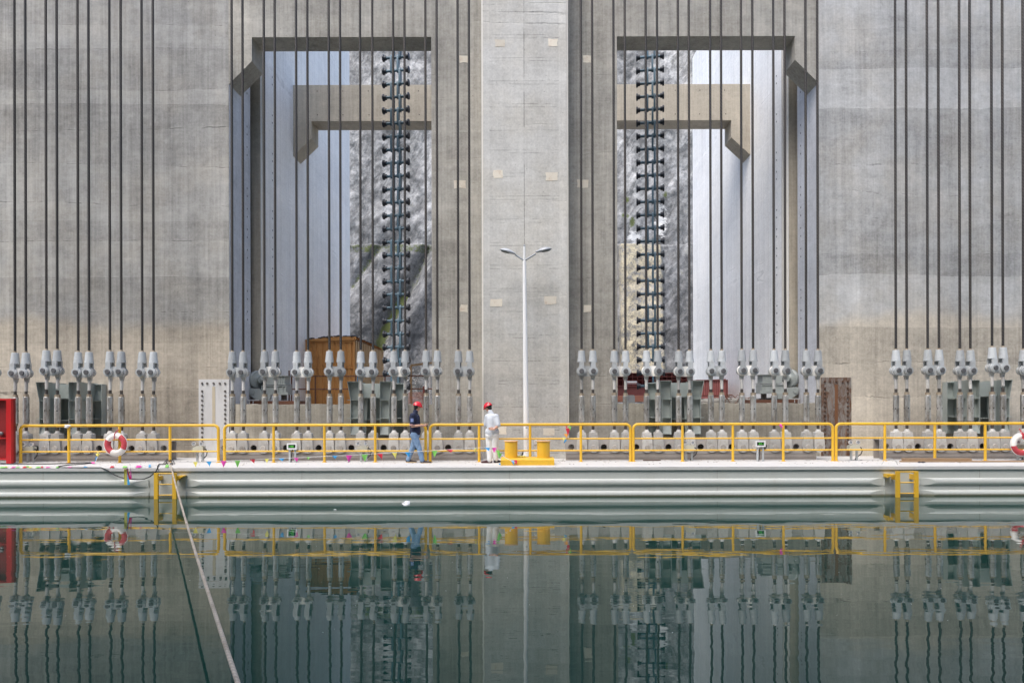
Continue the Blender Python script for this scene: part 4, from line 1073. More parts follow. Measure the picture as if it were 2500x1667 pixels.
# ------------------------------------------------------------------ orange container shed
KD = 30.0
kx0, kx1 = PX(746, KD), PX(866, KD); kz0, kz1 = 2.3, PZ(829, KD)
kt = thing('container_shed', 'orange brown corrugated container with dark tarpaulin heaped on its roof', 'container', ((kx0+kx1)/2, KD, 2.3))
mb = MB(); n = 0
x = kx0 + .05
zs = [(kx0 + .05)]
w_ = (kx1 - kx0 - .1)/8
prof = []
for k in range(8):
    a = kx0 + .05 + k*w_
    prof += [(a, KD + .04), (a + w_*.62, KD + .04), (a + w_*.70, KD + .07), (a + w_*.92, KD + .07)]
prof.append((kx1 - .05, KD + .04))
vs = [(a, b_, z) for z in (kz0, kz1) for a, b_ in prof]; n = len(prof)
mb.add(vs, [(i, i+1, n+i+1, n+i) for i in range(n-1)])
mb.box(kx0 + .02, kx1 - .02, KD + .1, KD + .2, kz0, kz1)
mb.build('front_wall', MT['cont'], kt, smooth=False)
fr = MB().box(kx0, kx0+.06, KD, KD+.1, kz0, kz1).box(kx1-.06, kx1, KD, KD+.1, kz0, kz1).box(kx0+.06, kx1-.06, KD, KD+.08, kz1-.09, kz1).box(kx0+.06, kx1-.06, KD, KD+.08, kz0, kz0+.1).box(kx0+.06, kx1-.06, KD+.012, KD+.06, PZ(898,KD), PZ(896,KD)).box(PX(797,KD), PX(800,KD), KD+.008, KD+.07, kz0+.1, kz1-.09)
fr.build('frame', MT['cont'], kt, smooth=False)
KB = 36.0; kzb = PZ(857, KB)
sd = MB().add([(kx1-.04, KD+.2, kz0), (kx1-.04, KB, kz0), (kx1-.04, KB, kzb), (kx1-.04, KD+.2, kz1)], [(0,1,2,3)])
sd.add([(kx1-.12, KD+.2, kz0), (kx1-.12, KB, kz0), (kx1-.12, KB, kzb), (kx1-.12, KD+.2, kz1)], [(3,2,1,0)])
sd.build('side_wall', MT['cont'], kt, smooth=False)
rb = MB()
for k in range(17):
    y = KD + .2 + k*.36; zt4 = kz1 + (kzb - kz1)*(y-KD)/(KB-KD)
    rb.box(kx1-.039, kx1+.03, y, y+.12, kz0, zt4)
rb.build('side_rib', MT['cream'], kt, smooth=False)
MB().box(kx1 - .038, kx1 + .012, KD + .33, KD + .72, kz0 + .3, kz1 - 1.0).build('side_sheet', MT['blue_tarp'], kt, smooth=False)
rf = MB(); apx, apz = PX(820, KD), PZ(821, KD)
rf.add([(kx0-.02, KD-.05, kz1+.01), (apx, KD-.05, apz), (kx1+.08, KD-.05, kz1+.14), (kx0-.02, KB, kzb+.05), (apx, KB, kzb+.2), (kx1+.08, KB, kzb+.08)], [(0,1,4,3),(1,2,5,4)])
rf.add([(kx0-.02, KD-.05, kz1-.03), (apx, KD-.05, apz-.05), (kx1+.08, KD-.05, kz1+.08), (kx0-.02, KB, kzb), (apx, KB, kzb+.14), (kx1+.08, KB, kzb+.02)], [(3,4,1,0),(4,5,2,1)])
rf.add([(kx0-.02, KD-.05, kz1+.01),(apx, KD-.05, apz),(kx1+.08, KD-.05, kz1+.14),(kx1+.08, KD-.05, kz1+.0),(kx0-.02,KD-.05,kz1-.05)], [(0,4,3,2,1)])
rf.build('roof', MT['cont'], kt, smooth=False)
tp = MB(); rr = random.Random(6)
for k in range(120):
    u = rr.random(); y = KD + .02 + rr.random()**2*4; xx = kx0 + .05 + u*(kx1-kx0)
    zt5 = (kz1 + (apz-kz1)*min(1, (xx-kx0)/(apx-kx0))) if xx < apx else apz + (kz1+.14-apz)*(xx-apx)/(kx1-apx)
    zt5 += (kzb - kz1)*(y-KD)/(KB-KD)
    tp.ell((xx, y, zt5 + .02), .05+.08*rr.random(), .06+.1*rr.random(), .025+.035*rr.random(), 7, 5, Matrix.Rotation(rr.uniform(-.6,.6), 3, 'Y'))
tp.build('tarpaulin', MT['tarp'], kt)
# skid under it
MB().box(kx0 + .1, kx1 - .1, KD + .15, KB, 2.29, kz0 + .001).build('skid', MT['black'], kt, smooth=False)

# rusty guard rail in front of it
gd = 26.9
gr = thing('rusty_railing', 'thin rusty guard rail in front of the orange container', 'railing', (PX(800, gd), gd, 2.3))
for y in (917, 948.5): MB().cyl((PX(705, gd), gd, PZ(y, gd)), (PX(1075, gd), gd, PZ(y, gd)), .024, n=8).build('rail', MT['rust'], gr)
for x in (706, 712, 770, 868, 940, 1062): MB().cyl((PX(x, gd), gd, 2.3), (PX(x, gd), gd, PZ(903 if x < 715 else 915, gd)), .03, n=8).build('post', MT['rust'], gr)

# ------------------------------------------------------------------ scrap between container and pier
sd_ = 27.6
def stick(pa, pb, D0, D1, r, mat, name, lb, cat, sq=False):
    a, b_ = P(pa[0], pa[1], D0), P(pb[0], pb[1], D1)
    for v in (a, b_): v.z = max(v.z, 2.32)
    mb = MB(); mb.bar(a, b_, r*2, r*2) if sq else mb.cyl(a, b_, r, n=10)
    o = mb.build(name, MT[mat], loc=tuple((a+b_)/2)); tag(o, lb, cat); return o
stick((1037,990),(1037,943), sd_, sd_, .075, 'maroon', 'red_post', 'thick dark red post standing among the scrap by the pier', 'post', True)
stick((1004,990),(1004,905), sd_+.2, sd_+.2, .03, 'white_metal', 'white_pipe', 'white upright pipe among the scrap, right below the leaning timber', 'pipe')
stick((1050,990),(1049,915), sd_+.4, sd_+.4, .035, 'white_metal', 'white_pipe', 'white upright pipe against the pier behind the dark red post', 'pipe')
stick((1003,892),(1060,885), sd_, sd_+.3, .04, 'wood', 'timber_beam', 'sloping timber beam resting on the scrap posts', 'timber', True)
stick((1004,990),(1003,893), sd_, sd_, .04, 'wood', 'timber_post', 'short brown timber post holding up the sloping beam', 'timber', True)
ms = MB(); rr = random.Random(9)
for k in range(16): ms.cyl(P(997 + k*2.3, 988, sd_-.3), P(999 + k*2.4, 957, sd_+.1), .008, n=5)
for k in range(9): ms.cyl(P(996, 986 - k*3.4, sd_-.3), P(1036, 985 - k*3.4, sd_-.1), .008, n=5)
tag(ms.build('mesh_panel', MT['copper'], loc=tuple(P(1015,985,sd_-.3))), 'rust red wire mesh panel leaning among the scrap', 'mesh panel')
sx = MB()
for k in range(34):
    x = 996 + 60*rr.random(); y = 905 + 55*rr.random(); a = P(x, y, sd_+.4+rr.random()); b_ = P(x + rr.uniform(-24,24), y + rr.uniform(-5,25), sd_+.4+rr.random())
    for v in (a, b_): v.z = max(v.z, 2.34)
    sx.bar(a, b_, .02+.03*rr.random(), .02+.02*rr.random())
o = sx.build('scrap', MT['scrap'], loc=tuple(P(1020,985,sd_+.5))); o['kind'] = 'stuff'; tag(o, 'tangled heap of pale scrap bars by the central pier', 'scrap')
rb = MB()
for k in range(70):
    x = 1000 + 55*rr.random(); q = P(x, 986, 24.0 + .6*rr.random()); q.z = 2.33 + .16*rr.random()
    rb.bar(q, q + Vector((rr.uniform(-.2,.2), rr.uniform(-.1,.1), rr.uniform(-.05,.1))), .03+.05*rr.random(), .02+.04*rr.random())
o = rb.build('rubble', MT['ground'], loc=tuple(P(1028,988,24))); o['kind'] = 'stuff'; tag(o, 'broken rubble lying on the parapet behind the red helmet', 'rubble')

# ------------------------------------------------------------------ red steel on the other side
rd = 29.5
bm_ = thing('red_steel_frame', 'maroon steel lattice frame on the ground before the beige rock', 'steel frame', (PX(1600, rd), rd, 2.3))
MB().box(PX(1480,rd), PX(1690,rd), rd+.2, rd+.26, PZ(942,rd), PZ(911,rd)).build('back_sheet', MT['maroon'], bm_, smooth=False)
for y in (911.5, 920, 928, 942): MB().box(PX(1480,rd), PX(1690,rd), rd, rd+.19, PZ(y+.8,rd), PZ(y-.8,rd)).build('chord', MT['maroon'], bm_, smooth=False)
for k in range(17): MB().box(PX(1485+12*k,rd), PX(1486+12*k,rd), rd+.06, rd+.18, PZ(941,rd), PZ(912.5,rd)).build('strut', MT['pinkish'], bm_, smooth=False)
gi = MB().box(PX(1480,rd), PX(1604,rd), rd-.5, rd-.1, PZ(966,rd), PZ(944,rd)).box(PX(1480,rd), PX(1606,rd), rd-.6, rd-.05, PZ(943.8,rd), PZ(942.2,rd)).box(PX(1480,rd), PX(1606,rd), rd-.6, rd-.05, PZ(967.5,rd), PZ(966.2,rd))
tag(gi.build('red_girder', MT['pinkish'], loc=(PX(1540,rd), rd-.5, 2.5)), 'faded red steel girder lying below the maroon lattice', 'girder')
for k in range(6):
    y = 968.5 + k*2.4
    o = MB().cyl((PX(1480,rd), rd-.9-.05*k, max(2.33, PZ(y,rd))), (PX(1604,rd), rd-.9-.05*k, max(2.33, PZ(y,rd))), .03, n=8).build('copper_pipe', MT['copper'], loc=(PX(1540,rd), rd-.9-.05*k, 2.4))
    tag(o, f'{ORD[k]} pipe from the top of the copper pipe stack under the red girder', 'pipe', 'stacked copper pipes')
tag(MB().box(PX(1515,rd), PX(1535,rd), rd-1.4, rd-1.25, 2.3, PZ(966,rd)).box(PX(1528,rd), PX(1537,rd), rd-1.42, rd-1.39, 2.4, PZ(968,rd)).build('pipe_clamp', MT['scrap'], loc=(PX(1525,rd), rd-1.3, 2.3)), 'grey clamp block holding the copper pipes', 'clamp')
tag(MB().cyl((PX(1528,rd), rd-.3, PZ(935.5,rd)), (PX(1552,rd), rd-.3, PZ(935.5,rd)), .07, n=14).build('white_pipe', MT['white_metal'], loc=(PX(1540,rd), rd-.3, PZ(935,rd))), 'short white pipe offcut lying on the red girder', 'pipe')
# faded corrugated shed
pd = 31.0
ps = thing('faded_container', 'faded pink red corrugated container half hidden by the rope hangers', 'container', (PX(1740,pd), pd, 2.3))
mb = MB(); prof = []
for k in range(16):
    a = PX(1700 + k*4.6, pd); w_ = PX(1704.6, pd) - PX(1700, pd)
    prof += [(a, pd), (a + w_*.5, pd), (a + w_*.6, pd+.05), (a + w_*.9, pd+.05)]
zz_ = lambda x: PZ(930 - (x-1700)*.06, pd)
n = len(prof); vs = [(a, b_, PZ(966,pd)) for a, b_ in prof] + [(a, b_, zz_(CX + a*F/pd)) for a, b_ in prof]
mb.add(vs, [(i, i+1, n+i+1, n+i) for i in range(n-1)]); mb.box(PX(1700,pd), PX(1773,pd), pd+.06, pd+2, 2.3, PZ(931,pd))
mb.build('wall', MT['pinkish'], ps, smooth=False)
MB().box(PX(1700,pd), PX(1776,pd), pd-.05, pd+2.1, PZ(930,pd), PZ(928,pd)).build('roof', MT['maroon'], ps, smooth=False)
MB().box(PX(1700,pd), PX(1760,pd), pd-.3, pd-.05, 2.3, PZ(969,pd)).build('skid', MT['pinkish'], ps, smooth=False)
MB().box(PX(1773.2,pd), PX(1777,pd), pd-.02, pd+.1, 2.3, PZ(929,pd)).build('corner_post', MT['maroon'], ps, smooth=False)
rp = MB(); rr = random.Random(12)
for k in range(34):
    q = P(1768 + 45*rr.random(), 980, 25.3 + 1.4*rr.random()); q.z = 2.33; pts = [q]
    dirn = Vector((rr.uniform(-1,1), rr.uniform(-.4,.4), 0)).normalized(); hgt = .15 + .45*rr.random()
    for s_ in range(1, 7): pts.append(q + dirn*.11*s_ + Vector((0,0,hgt*math.sin(s_/6*math.pi*.85))))
    rp.tube(pts, .011, 5)
o = rp.build('rebar_pile', MT['rust'], loc=tuple(P(1800,985,26))); o['kind'] = 'stuff'; tag(o, 'tangle of bent rusty bars beside the faded container', 'rebar')
lg = MB()
for a, b_, D in ((1820,1960,25.2),(1700,1850,25.6)): lg.tube([P(a, 983, D), P((a+b_)/2, 980, D), P(b_, 983, D)], [.14,.15,.13], 10)
lg.v = [Vector((v.x, v.y, max(2.3, v.z))) for v in lg.v]
o = lg.build('rock_rubble', MT['ground'], loc=tuple(P(1820,985,25.3))); o['kind'] = 'stuff'; tag(o, 'dark rubble bank on the ground under the wheel machine', 'rubble')
rw = MB()
for D, n, x0_, x1_ in ((60, 160, -20, -7), (58, 160, 7, 20)):
    for k in range(n):
        rx = rr.uniform(x0_, x1_); ry = D + rr.uniform(-6,6); r_ = .15 + .5*rr.random()**2
        rw.ell((rx, ry, 2.3 + r_*.3), r_, r_*.9, r_*.7, 7, 5, Matrix.Rotation(rr.random()*3, 3, 'Z'))
o = rw.build('boulders', rm.m, smooth=False); o['kind'] = 'stuff'; tag(o, 'fallen grey boulders along the foot of the rock face', 'boulders')

# ------------------------------------------------------------------ small equipment on the deck
def floodbox(px, lb, sg=1):
    D = 20.95; t = thing('floodlight_stand', lb, 'floodlight', (PX(px, D), D, ZD), 'twin floodlights on grey stands')
    X = PX(px, D); z = lambda y: PZ(y, D)
    for dx in (-.095, .075): MB().box(X + dx, X + dx + .055, D, D + .05, ZD, z(1102)).build('leg', MT['post'], t, smooth=False)
    MB().prism([(X - .17, z(1101.5)), (X + .15, z(1101.5)), (X + .15, z(1087)), (X - .06, z(1086.5)), (X - .16, z(1090))], D - .08, D + .1).build('box', MT['boxgrey'], t, smooth=False)
    for dx, dy in ((-.13, 0), (.10, 0)):
        c_ = Vector((X + dx, D - .06, z(1081)))
        l_ = MB().lathe([(.03,.07),(.055,.03),(.062,-.02),(.05,-.035)], (c_.x, c_.y, c_.z), 16, axis='y').build('lamp', MT['white_metal'], t)
        MB().lathe([(.04,-.04),(.042,-.034)], (c_.x, c_.y, c_.z), 14, axis='y').build('lens', MT['lampgrey'], l_)
    MB().tube([(X + .15, D, z(1093)), (X + .21, D - .02, z(1094)), (X + .25, D - .02, z(1102)), (X + .22, D, z(1110)), (X + .12, D + .03, z(1117)), (X + .05, D + .04, z(1124))], .016, 6).build('cable', MT['black'], t)
floodbox(72, 'twin white floodlight on a grey stand beside the red cabinet')
floodbox(486, 'twin white floodlight on a grey stand before the white bolted plate')
floodbox(886, 'twin white floodlight on a grey stand behind the pink and green pennants')
floodbox(1681, 'twin white floodlight on a grey stand between lamp post and green display')
floodbox(2084, 'twin white floodlight on a grey stand beside the rusty plate')
floodbox(2492, 'twin white floodlight on a grey stand seen through the life ring')
def led(px, py, arrow, lb):
    D = 20.72; t = thing('led_sign', lb, 'display', (PX(px, D), D, ZD), 'green displays on stands')
    k = D/F; X = PX(px, D); Z = PZ(py, D)
    w, h = 24*k/2, 15*k/2
    fr = MB()
    sw, sh = 18*k/2, 8.6*k/2
    fr.box(X - w, X - sw, D, D + .07, Z - h, Z + h).box(X + sw, X + w, D, D + .07, Z - h, Z + h).box(X - sw, X + sw, D, D + .07, Z + sh, Z + h).box(X - sw, X + sw, D, D + .07, Z - h, Z - sh)
    fr.box(X - w + .01, X + w - .01, D + .072, D + .12, Z - h + .01, Z + h - .01)
    fr.build('case', MT['boxwhite'], t, smooth=False)
    s_ = MB().box(X - sw, X + sw, D + .03, D + .068, Z - sh, Z + sh).build('screen', MT['screen'], t, smooth=False)
    g = MB(); th = .008
    def ln(a, b_): g.bar((X + a[0]*k, D + .026, Z + a[1]*k), (X + b_[0]*k, D + .026, Z + b_[1]*k), th, .004, (0,1,0))
    if arrow < 0:
        ln((-8,-.2),(-3.6,-.2)); ln((-8,-.2),(-6.4,1.2)); ln((-8,-.2),(-6.4,-1.6))
        ln((-3,2.6),(-3,-2.6)); ln((-1.9,2.4),(-1.9,-2.4)); ln((-1.9,0),(-.2,0)); ln((-.2,2),(-.2,-2.2)); ln((.6,1.6),(2,1.6)); ln((.6,1.6),(.6,-1.8)); ln((.6,-1.8),(2.2,-1.8)); ln((2.2,1.6),(2.2,-1.8)); ln((3.2,2.6),(3.2,-2.6))
        for a in (5, 6.6): ln((a,-2),(a+.6,-2))
    else:
        ln((4,-.2),(8,-.2)); ln((8,-.2),(6.4,1.2)); ln((8,-.2),(6.4,-1.6))
        ln((-3.4,2.6),(-3.4,-2.6)); ln((-2.4,1.8),(-.6,1.8)); ln((-2.4,0),(-.6,0)); ln((-1.5,2.2),(-1.5,-2.4)); ln((-2.4,-2),(-.6,-2)); ln((.2,2),(1.6,2)); ln((.2,.2),(1.6,.2)); ln((1.6,2),(1.6,-2)); ln((.2,-2),(1.6,-2)); ln((2.8,2.6),(2.8,-2.6))
    g.build('lettering', MT['led'], s_, smooth=False)
    for dx in (-.105, .06): MB().box(X + dx, X + dx + .05, D + .04, D + .09, ZD, Z - h).build('leg', MT['post'], t, smooth=False)
    MB().tube([(X, D + .06, Z - h), (X - .02, D + .05, Z - .25), (X - .04, D + .06, ZD + .01)], .014, 6).build('cable', MT['black'], t)
led(712, 1088, -1, 'green lettered display with arrow away from the lamp post, near the orange container')
led(1857, 1084.5, 1, 'green lettered display with arrow towards the rusty plate')
sb = MB()
X = PX(1308, 20.95); sb.box(X - .05, X + .06, 20.95, 21.05, ZD, PZ(1085,20.95))
t = thing('hose_reel', 'small white valve stand peeping out behind the bollard drum', 'valve', (X, 20.95, ZD))
sb.build('stand', MT['boxwhite'], t, smooth=False)
MB().torus((X, 20.93, PZ(1078,20.95)), .05, .016, 18, 8).build('handwheel', MT['boxwhite'], t)

# ------------------------------------------------------------------ timber, wire loop, litter
pk = PL(2203, 1122.5, ZD)
t1 = MB().bar((PX(2203,20.55), 20.55, ZD + .05), (PX(2370,20.4), 20.42, ZD + .05), .14, .1).build('timber_plank', MT['wood'], loc=tuple(pk), smooth=False); tag(t1, 'thick weathered timber plank lying in front of the railing', 'plank')
t2 = MB().bar((PX(2200,20.3), 20.36, ZD + .02), (PX(2330,20.3), 20.30, ZD + .02), .10, .04).build('timber_plank', MT['wood'], loc=tuple(pk), smooth=False); tag(t2, 'thin brown timber plank at the foot of the thick plank', 'plank')
t3 = MB().bar((PX(2335,20.3), 20.28, ZD + .022), (PX(2560,20.3), 20.28, ZD + .022), .13, .035).build('timber_plank', MT['wood'], loc=tuple(pk), smooth=False); tag(t3, 'long thin board lying below the life ring', 'plank')
wl = MB(); c0 = PL(2172, 1135, ZD); wl.torus((c0.x, c0.y, ZD - .05), .23, .009, 30, 6, R(15), R(165), ring=False)
tag(wl.build('wire_loop', MT['scrap'], loc=tuple(c0)), 'thin wire hoop standing on the deck above the ladder', 'wire')
gl = MB(); rr = random.Random(21); c0 = PL(2251, 1127.5, ZD + .02)
for k in range(6): gl.ell(c0 + Vector((rr.uniform(-.09,.09), rr.uniform(-.06,.06), .0)), .05, .04, .018, 8, 5)
tag(gl.build('work_glove', MT['shoe'], loc=tuple(c0)), 'dark crumpled glove lying on the white deck', 'glove')
c0 = PL(1225, 1133, ZD + .01); gl = MB()
for k in range(5): gl.ell(c0 + Vector((rr.uniform(-.08,.06), rr.uniform(-.03,.03), .01)), .045, .03, .02, 7, 5)
tag(gl.build('blue_rag', MT['fb'], loc=tuple(c0)), 'small blue rag on the deck against the bollard base', 'rag')
sl = MB().bar((PX(1570,21.0), 21.0, ZD + .02), (PX(1612,21.1), 21.1, ZD + .015), .05, .02)
tag(sl.build('steel_strip', MT['rust'], loc=(PX(1590,21), 21, ZD)), 'thin dark strip lying at the foot of the girder plate', 'strip')
pp = MB(); c0 = PL(990, 1229, 0.0)
pv = [PL(980,1228,.004), PL(985,1225,.05), PL(992,1221.5,.07), PL(1001,1223,.05), PL(1001,1228,.004), PL(994,1232,.004), PL(986,1233,.004)]
cen = PL(991,1227,.03)
pp.add([tuple(v) for v in pv] + [tuple(cen)], [(i, (i+1) % 7, 7) for i in range(7)])
pp.add([tuple(v - Vector((0,0,.003))) for v in pv] + [tuple(cen - Vector((0,0,.003)))], [((i+1) % 7, i, 7) for i in range(7)])
tag(pp.build('paper_scrap', MT['paper'], loc=tuple(c0), smooth=False), 'crumpled white paper floating on the water', 'paper')
q = PL(818, 1243.5, .01)
tag(MB().ell(q, .04, .02, .012, 8, 5).build('floating_chip', MT['paper'], loc=tuple(q)), 'tiny white chip floating on the dark water', 'litter')
fk = MB(); rr = random.Random(31)
for k in range(520):
    x = rr.uniform(-16, 16); y = 18.6 - 11*rr.random()**1.6; s_ = rr.uniform(.0025, .0055)
    fk.add([(x-s_, y-s_, .003), (x+s_, y-s_*.7, .003), (x+s_*.7, y+s_, .003), (x-s_*.8, y+s_, .003)], [(0,1,2,3)])
o = fk.build('floating_flecks', MT['paper'], smooth=False); o['kind'] = 'stuff'; tag(o, 'tiny pale flecks of dust floating on the water', 'flecks')
dl = MB(); rr = random.Random(33)
for k in range(420):
    x = rr.uniform(-17, 17); y = 21.3 - 1.6*rr.random()**2.2; s_ = rr.uniform(.006, .022)
    dl.ell((x, y, ZD + s_*.2), s_*rr.uniform(.8,2.4), s_, s_*.4, 5, 4, Matrix.Rotation(rr.random()*3, 3, 'Z'))
o = dl.build('grit', MT['girder_low'], smooth=False); o['kind'] = 'stuff'; tag(o, 'brown grit and crumbs swept against the girder plates', 'grit')

# ------------------------------------------------------------------ people
def remesh(mb, name, mat, parent, voxel, smooth=4, fold=0.0, fs=9.0):
    me = mb.mesh(name + '_src', (0,0,0)); ob = bpy.data.objects.new(name + '_src', me); col.objects.link(ob)
    md = ob.modifiers.new('r', 'REMESH'); md.mode = 'VOXEL'; md.voxel_size = voxel
    sm = ob.modifiers.new('s', 'SMOOTH'); sm.iterations = smooth; sm.factor = .5
    dg = bpy.context.evaluated_depsgraph_get(); dg.update()
    out = bpy.data.meshes.new_from_object(ob.evaluated_get(dg)); bpy.data.objects.remove(ob); bpy.data.meshes.remove(me)
    out.name = name
    if fold:
        nn = [v.normal.copy() for v in out.vertices]
        for v, nv in zip(out.vertices, nn):
            w = mnoise.noise(Vector((v.co.x*fs*1.2, v.co.y*fs*1.2, v.co.z*fs))) + .5*mnoise.noise(Vector((v.co.x*fs*2, v.co.y*fs*2, v.co.z*fs*2.6)))
            v.co += nv * w * fold
    out.polygons.foreach_set('use_smooth', [True]*len(out.polygons)); out.materials.clear(); out.materials.append(mat)
    o = bpy.data.objects.new(name, out); col.objects.link(o); o.parent = parent
    return o
def hand(mb, wrist, d, n, thumb):
    """palm and five bent fingers: d = direction of the hand, n = palm normal, thumb = side of the thumb"""
    d, n, th = Vector(d).normalized(), Vector(n).normalized(), Vector(thumb).normalized(); w = Vector(wrist)
    for k in (-1.2, -.4, .4, 1.2):
        mb.cap(w + th*k*.012, w + d*.085 + th*k*.020, .016, .014, 8)
    for k, L in zip((1.5, .5, -.5, -1.5), (.068, .078, .072, .056)):
        a = w + d*.085 + th*k*.020; b_ = a + d*L*.5 + n*.010; c_ = b_ + d*L*.36 + n*.026
        mb.cap(a, b_, .0105, .0095, 8); mb.cap(b_, c_, .0095, .008, 8)
    a = w + d*.02 + th*.030; b_ = a + d*.035 + th*.028 + n*.01; c_ = b_ + d*.032 + th*.006 + n*.012
    mb.cap(a, b_, .013, .011, 8); mb.cap(b_, c_, .011, .009, 8)
def head(mb, c, f, up):
    """skull, jaw, nose, brow, ears: c centre, f facing, up"""
    f = Vector(f).normalized(); up = (Vector(up) - f*Vector(up).dot(f)).normalized(); s_ = f.cross(up); c = Vector(c)
    rot = Matrix((s_, f, up)).transposed()
    mb.ell(c + up*.03 - f*.01, .076, .095, .095, rot=rot); mb.ell(c - up*.045 + f*.022, .058, .066, .068, rot=rot)
    mb.ell(c - up*.085 + f*.045, .03, .03, .026, rot=rot)
    mb.cap(c + f*.088 + up*.015, c + f*.108 - up*.022, .010, .014, 8)
    mb.cap(c + f*.088 - up*.052 + s_*.016, c + f*.088 - up*.052 - s_*.016, .010, .010, 8)
    mb.cap(c + f*.084 + up*.03 + s_*.03, c + f*.084 + up*.03 - s_*.03, .011, .011, 8)
    for k in (-1, 1): mb.ell(c + s_*k*.077 - f*.005 + up*.0, .012, .02, .033, rot=rot)
    return f, up, s_, rot
def helmet(c, f, up, s_, rot, parent, decal=False):
    mb = MB(); n, m_ = 28, 9; vs = []; fs = []
    for i in range(m_ + 1):
        t = math.pi/2 * i/m_
        for k in range(n):
            a = 2*math.pi*k/n
            rx, ry = .118*math.cos(t), .140*math.cos(t)
            vs.append(c + rot @ Vector((rx*math.cos(a), ry*math.sin(a), .03 + .118*math.sin(t)*(1 + .06*math.exp(-(rx*math.cos(a)/.03)**2)))))
    for k in range(n):
        a = 2*math.pi*k/n; fr_ = max(0, math.sin(a))
        vs.append(c + rot @ Vector((.128*math.cos(a), .150*math.sin(a) + .045*fr_**2, .018 - .012*fr_)))
    o_ = (m_ + 1)*n
    for k in range(n):
        k2 = (k+1) % n; fs.append((o_+k, o_+k2, k2, k))
        for i in range(m_): fs.append((i*n+k, i*n+k2, (i+1)*n+k2, (i+1)*n+k))
    mb.add(vs, fs)
    inner = [c + (v - c)*.965 for v in vs]
    mb.add(inner, [tuple(reversed(f_)) for f_ in fs])
    h_ = mb.build('helmet', MT['helmet'], parent, local=True)
    if decal:
        d = MB()
        for a, sx_ in ((-2.05, .02), (-1.2, .02)):
            pts = []
            for da, dt in ((-.14,.20),(.14,.20),(.16,.42),(-.16,.45)):
                t = dt*math.pi/2
                pts.append(c + rot @ (Vector((.118*math.cos(t)*math.cos(a+da), .14*math.cos(t)*math.sin(a+da), .03 + .118*math.sin(t)))*1.012))
            d.add(pts, [(0,1,2,3)])
        d.build('decal', MT['decal'], h_, local=True)
def shoe(heel, d, parent, mat, solemat):
    d = Vector((d[0], d[1], 0)).normalized(); h_ = Vector(heel); L = .27
    mb = MB()
    for t, w, hh in ((.0,.036,.07),(.12,.04,.075),(.3,.04,.07),(.5,.044,.055),(.72,.047,.045),(.9,.040,.036)):
        q = h_ + d*(L*t + .0); mb.ell(q + Vector((0,0,hh*.62 + .012)), w, .05, hh*.62, 10, 7, Matrix.Rotation(math.atan2(d.y, d.x) - math.pi/2, 3, 'Z'))
    o = remesh(mb, 'shoe', mat, parent, .009, 3)
    sm = MB(); s_ = Vector((-d.y, d.x, 0)); pts = []
    for t, w in ((-.12,.025),(-.06,.036),(.2,.038),(.5,.045),(.8,.046),(1.0,.028),(1.06,.012)): pts.append((t, w))
    poly = [h_ + d*L*t + s_*w for t, w in pts] + [h_ + d*L*t - s_*w for t, w in reversed(pts)]
    k = len(poly); sm.add([(*v.xy, h_.z) for v in poly] + [(*v.xy, h_.z + .022) for v in poly], [tuple(range(k)), tuple(reversed(range(k, 2*k)))] + [(i, i+k, (i+1) % k + k, (i+1) % k) for i in range(k)])
    sm.build('sole', solemat, o, local=True)

# --- man in navy shirt walking towards +x, head turned away from the camera
PD = 20.45; k_ = PD/F
t = thing('person', 'man in red helmet, navy polo shirt and blue jeans walking with hands held out', 'person', (PX(1018, PD), PD, ZD))
u = lambda x, y, d=0.0: Vector(((x - 1018)*k_, d, (1129.5 - y)*k_))
hipR, hipL = u(1012,1060,-.085), u(1015,1060,.085)
kneeR, kneeL = u(1023.5,1092,-.07), u(1006,1093,.09)      # near leg forward, far leg behind
ankR, ankL = u(1031,1122.5,-.06), u(994.5,1122,.11)
shR, shL = u(1010,1014,-.19), u(1013,1014,.17)
elR, elL = u(1009,1039,-.235), u(1014,1039,.21)
wrR, wrL = u(1032,1037,-.15), u(1031,1040,.12)
chest, waist, neck0, hd_c = u(1012,1022,0), u(1014,1045,0), u(1013,1008,0), u(1018.5,994,.02)
body = MB()
body.cap(u(1013,1056), waist, .135, .125); body.cap(waist, chest, .125, .145); body.cap(shR, shL, .075, .075)
body.cap(chest, neck0, .12, .06); body.cap(neck0, u(1017,999,.01), .060, .055)
for a, b_, c_ in ((hipR, kneeR, ankR), (hipL, kneeL, ankL)): body.cap(a, b_, .085, .058); body.cap(b_, c_, .058, .042)
for a, b_, c_ in ((shR, elR, wrR), (shL, elL, wrL)): body.cap(a, b_, .056, .044); body.cap(b_, c_, .044, .029)
hand(body, wrR, (1,.12,.06), (0,.25,1), (.25,1,.1)); hand(body, wrL, (1,-.3,.1), (0,-.2,1), (.2,-1,.2))
hf = Vector((.72,.55,-.22)); f, up, s_, rot = head(body, hd_c, hf, (0.05,0,1))
bo = remesh(body, 'body', MT['skin'], t, .0075, 3)
hr = MB().ell(hd_c + up*.025 - f*.025, .083, .098, .085, rot=rot); hr.ell(hd_c - f*.055 - up*.03, .066, .05, .06, rot=rot)
remesh(hr, 'hair', MT['hair'], t, .009, 2)
ey = MB()
for k in (-1, 1): ey.ell(hd_c + f*.086 + s_*k*.032 + up*.012, .012, .006, .006, 8, 6, rot)
ey.build('eyes', MT['hair'], t, local=True)
helmet(hd_c + up*.022, f, up, s_, rot, t, True)
sh = MB(); sh.cap(u(1013.5,1053), waist, .170, .155); sh.cap(waist, chest, .150, .168); sh.cap(shR, shL, .092, .092); sh.cap(chest, u(1013,1011), .145, .085)
sh.cap(u(1013,1008), u(1014.5,1004), .076, .072)
for a, b_ in ((shR, elR), (shL, elL)): sh.cap(a, a.lerp(b_, .72), .083, .078)
sho = remesh(sh, 'polo_shirt', MT['navy'], t, .012, 5, .006)
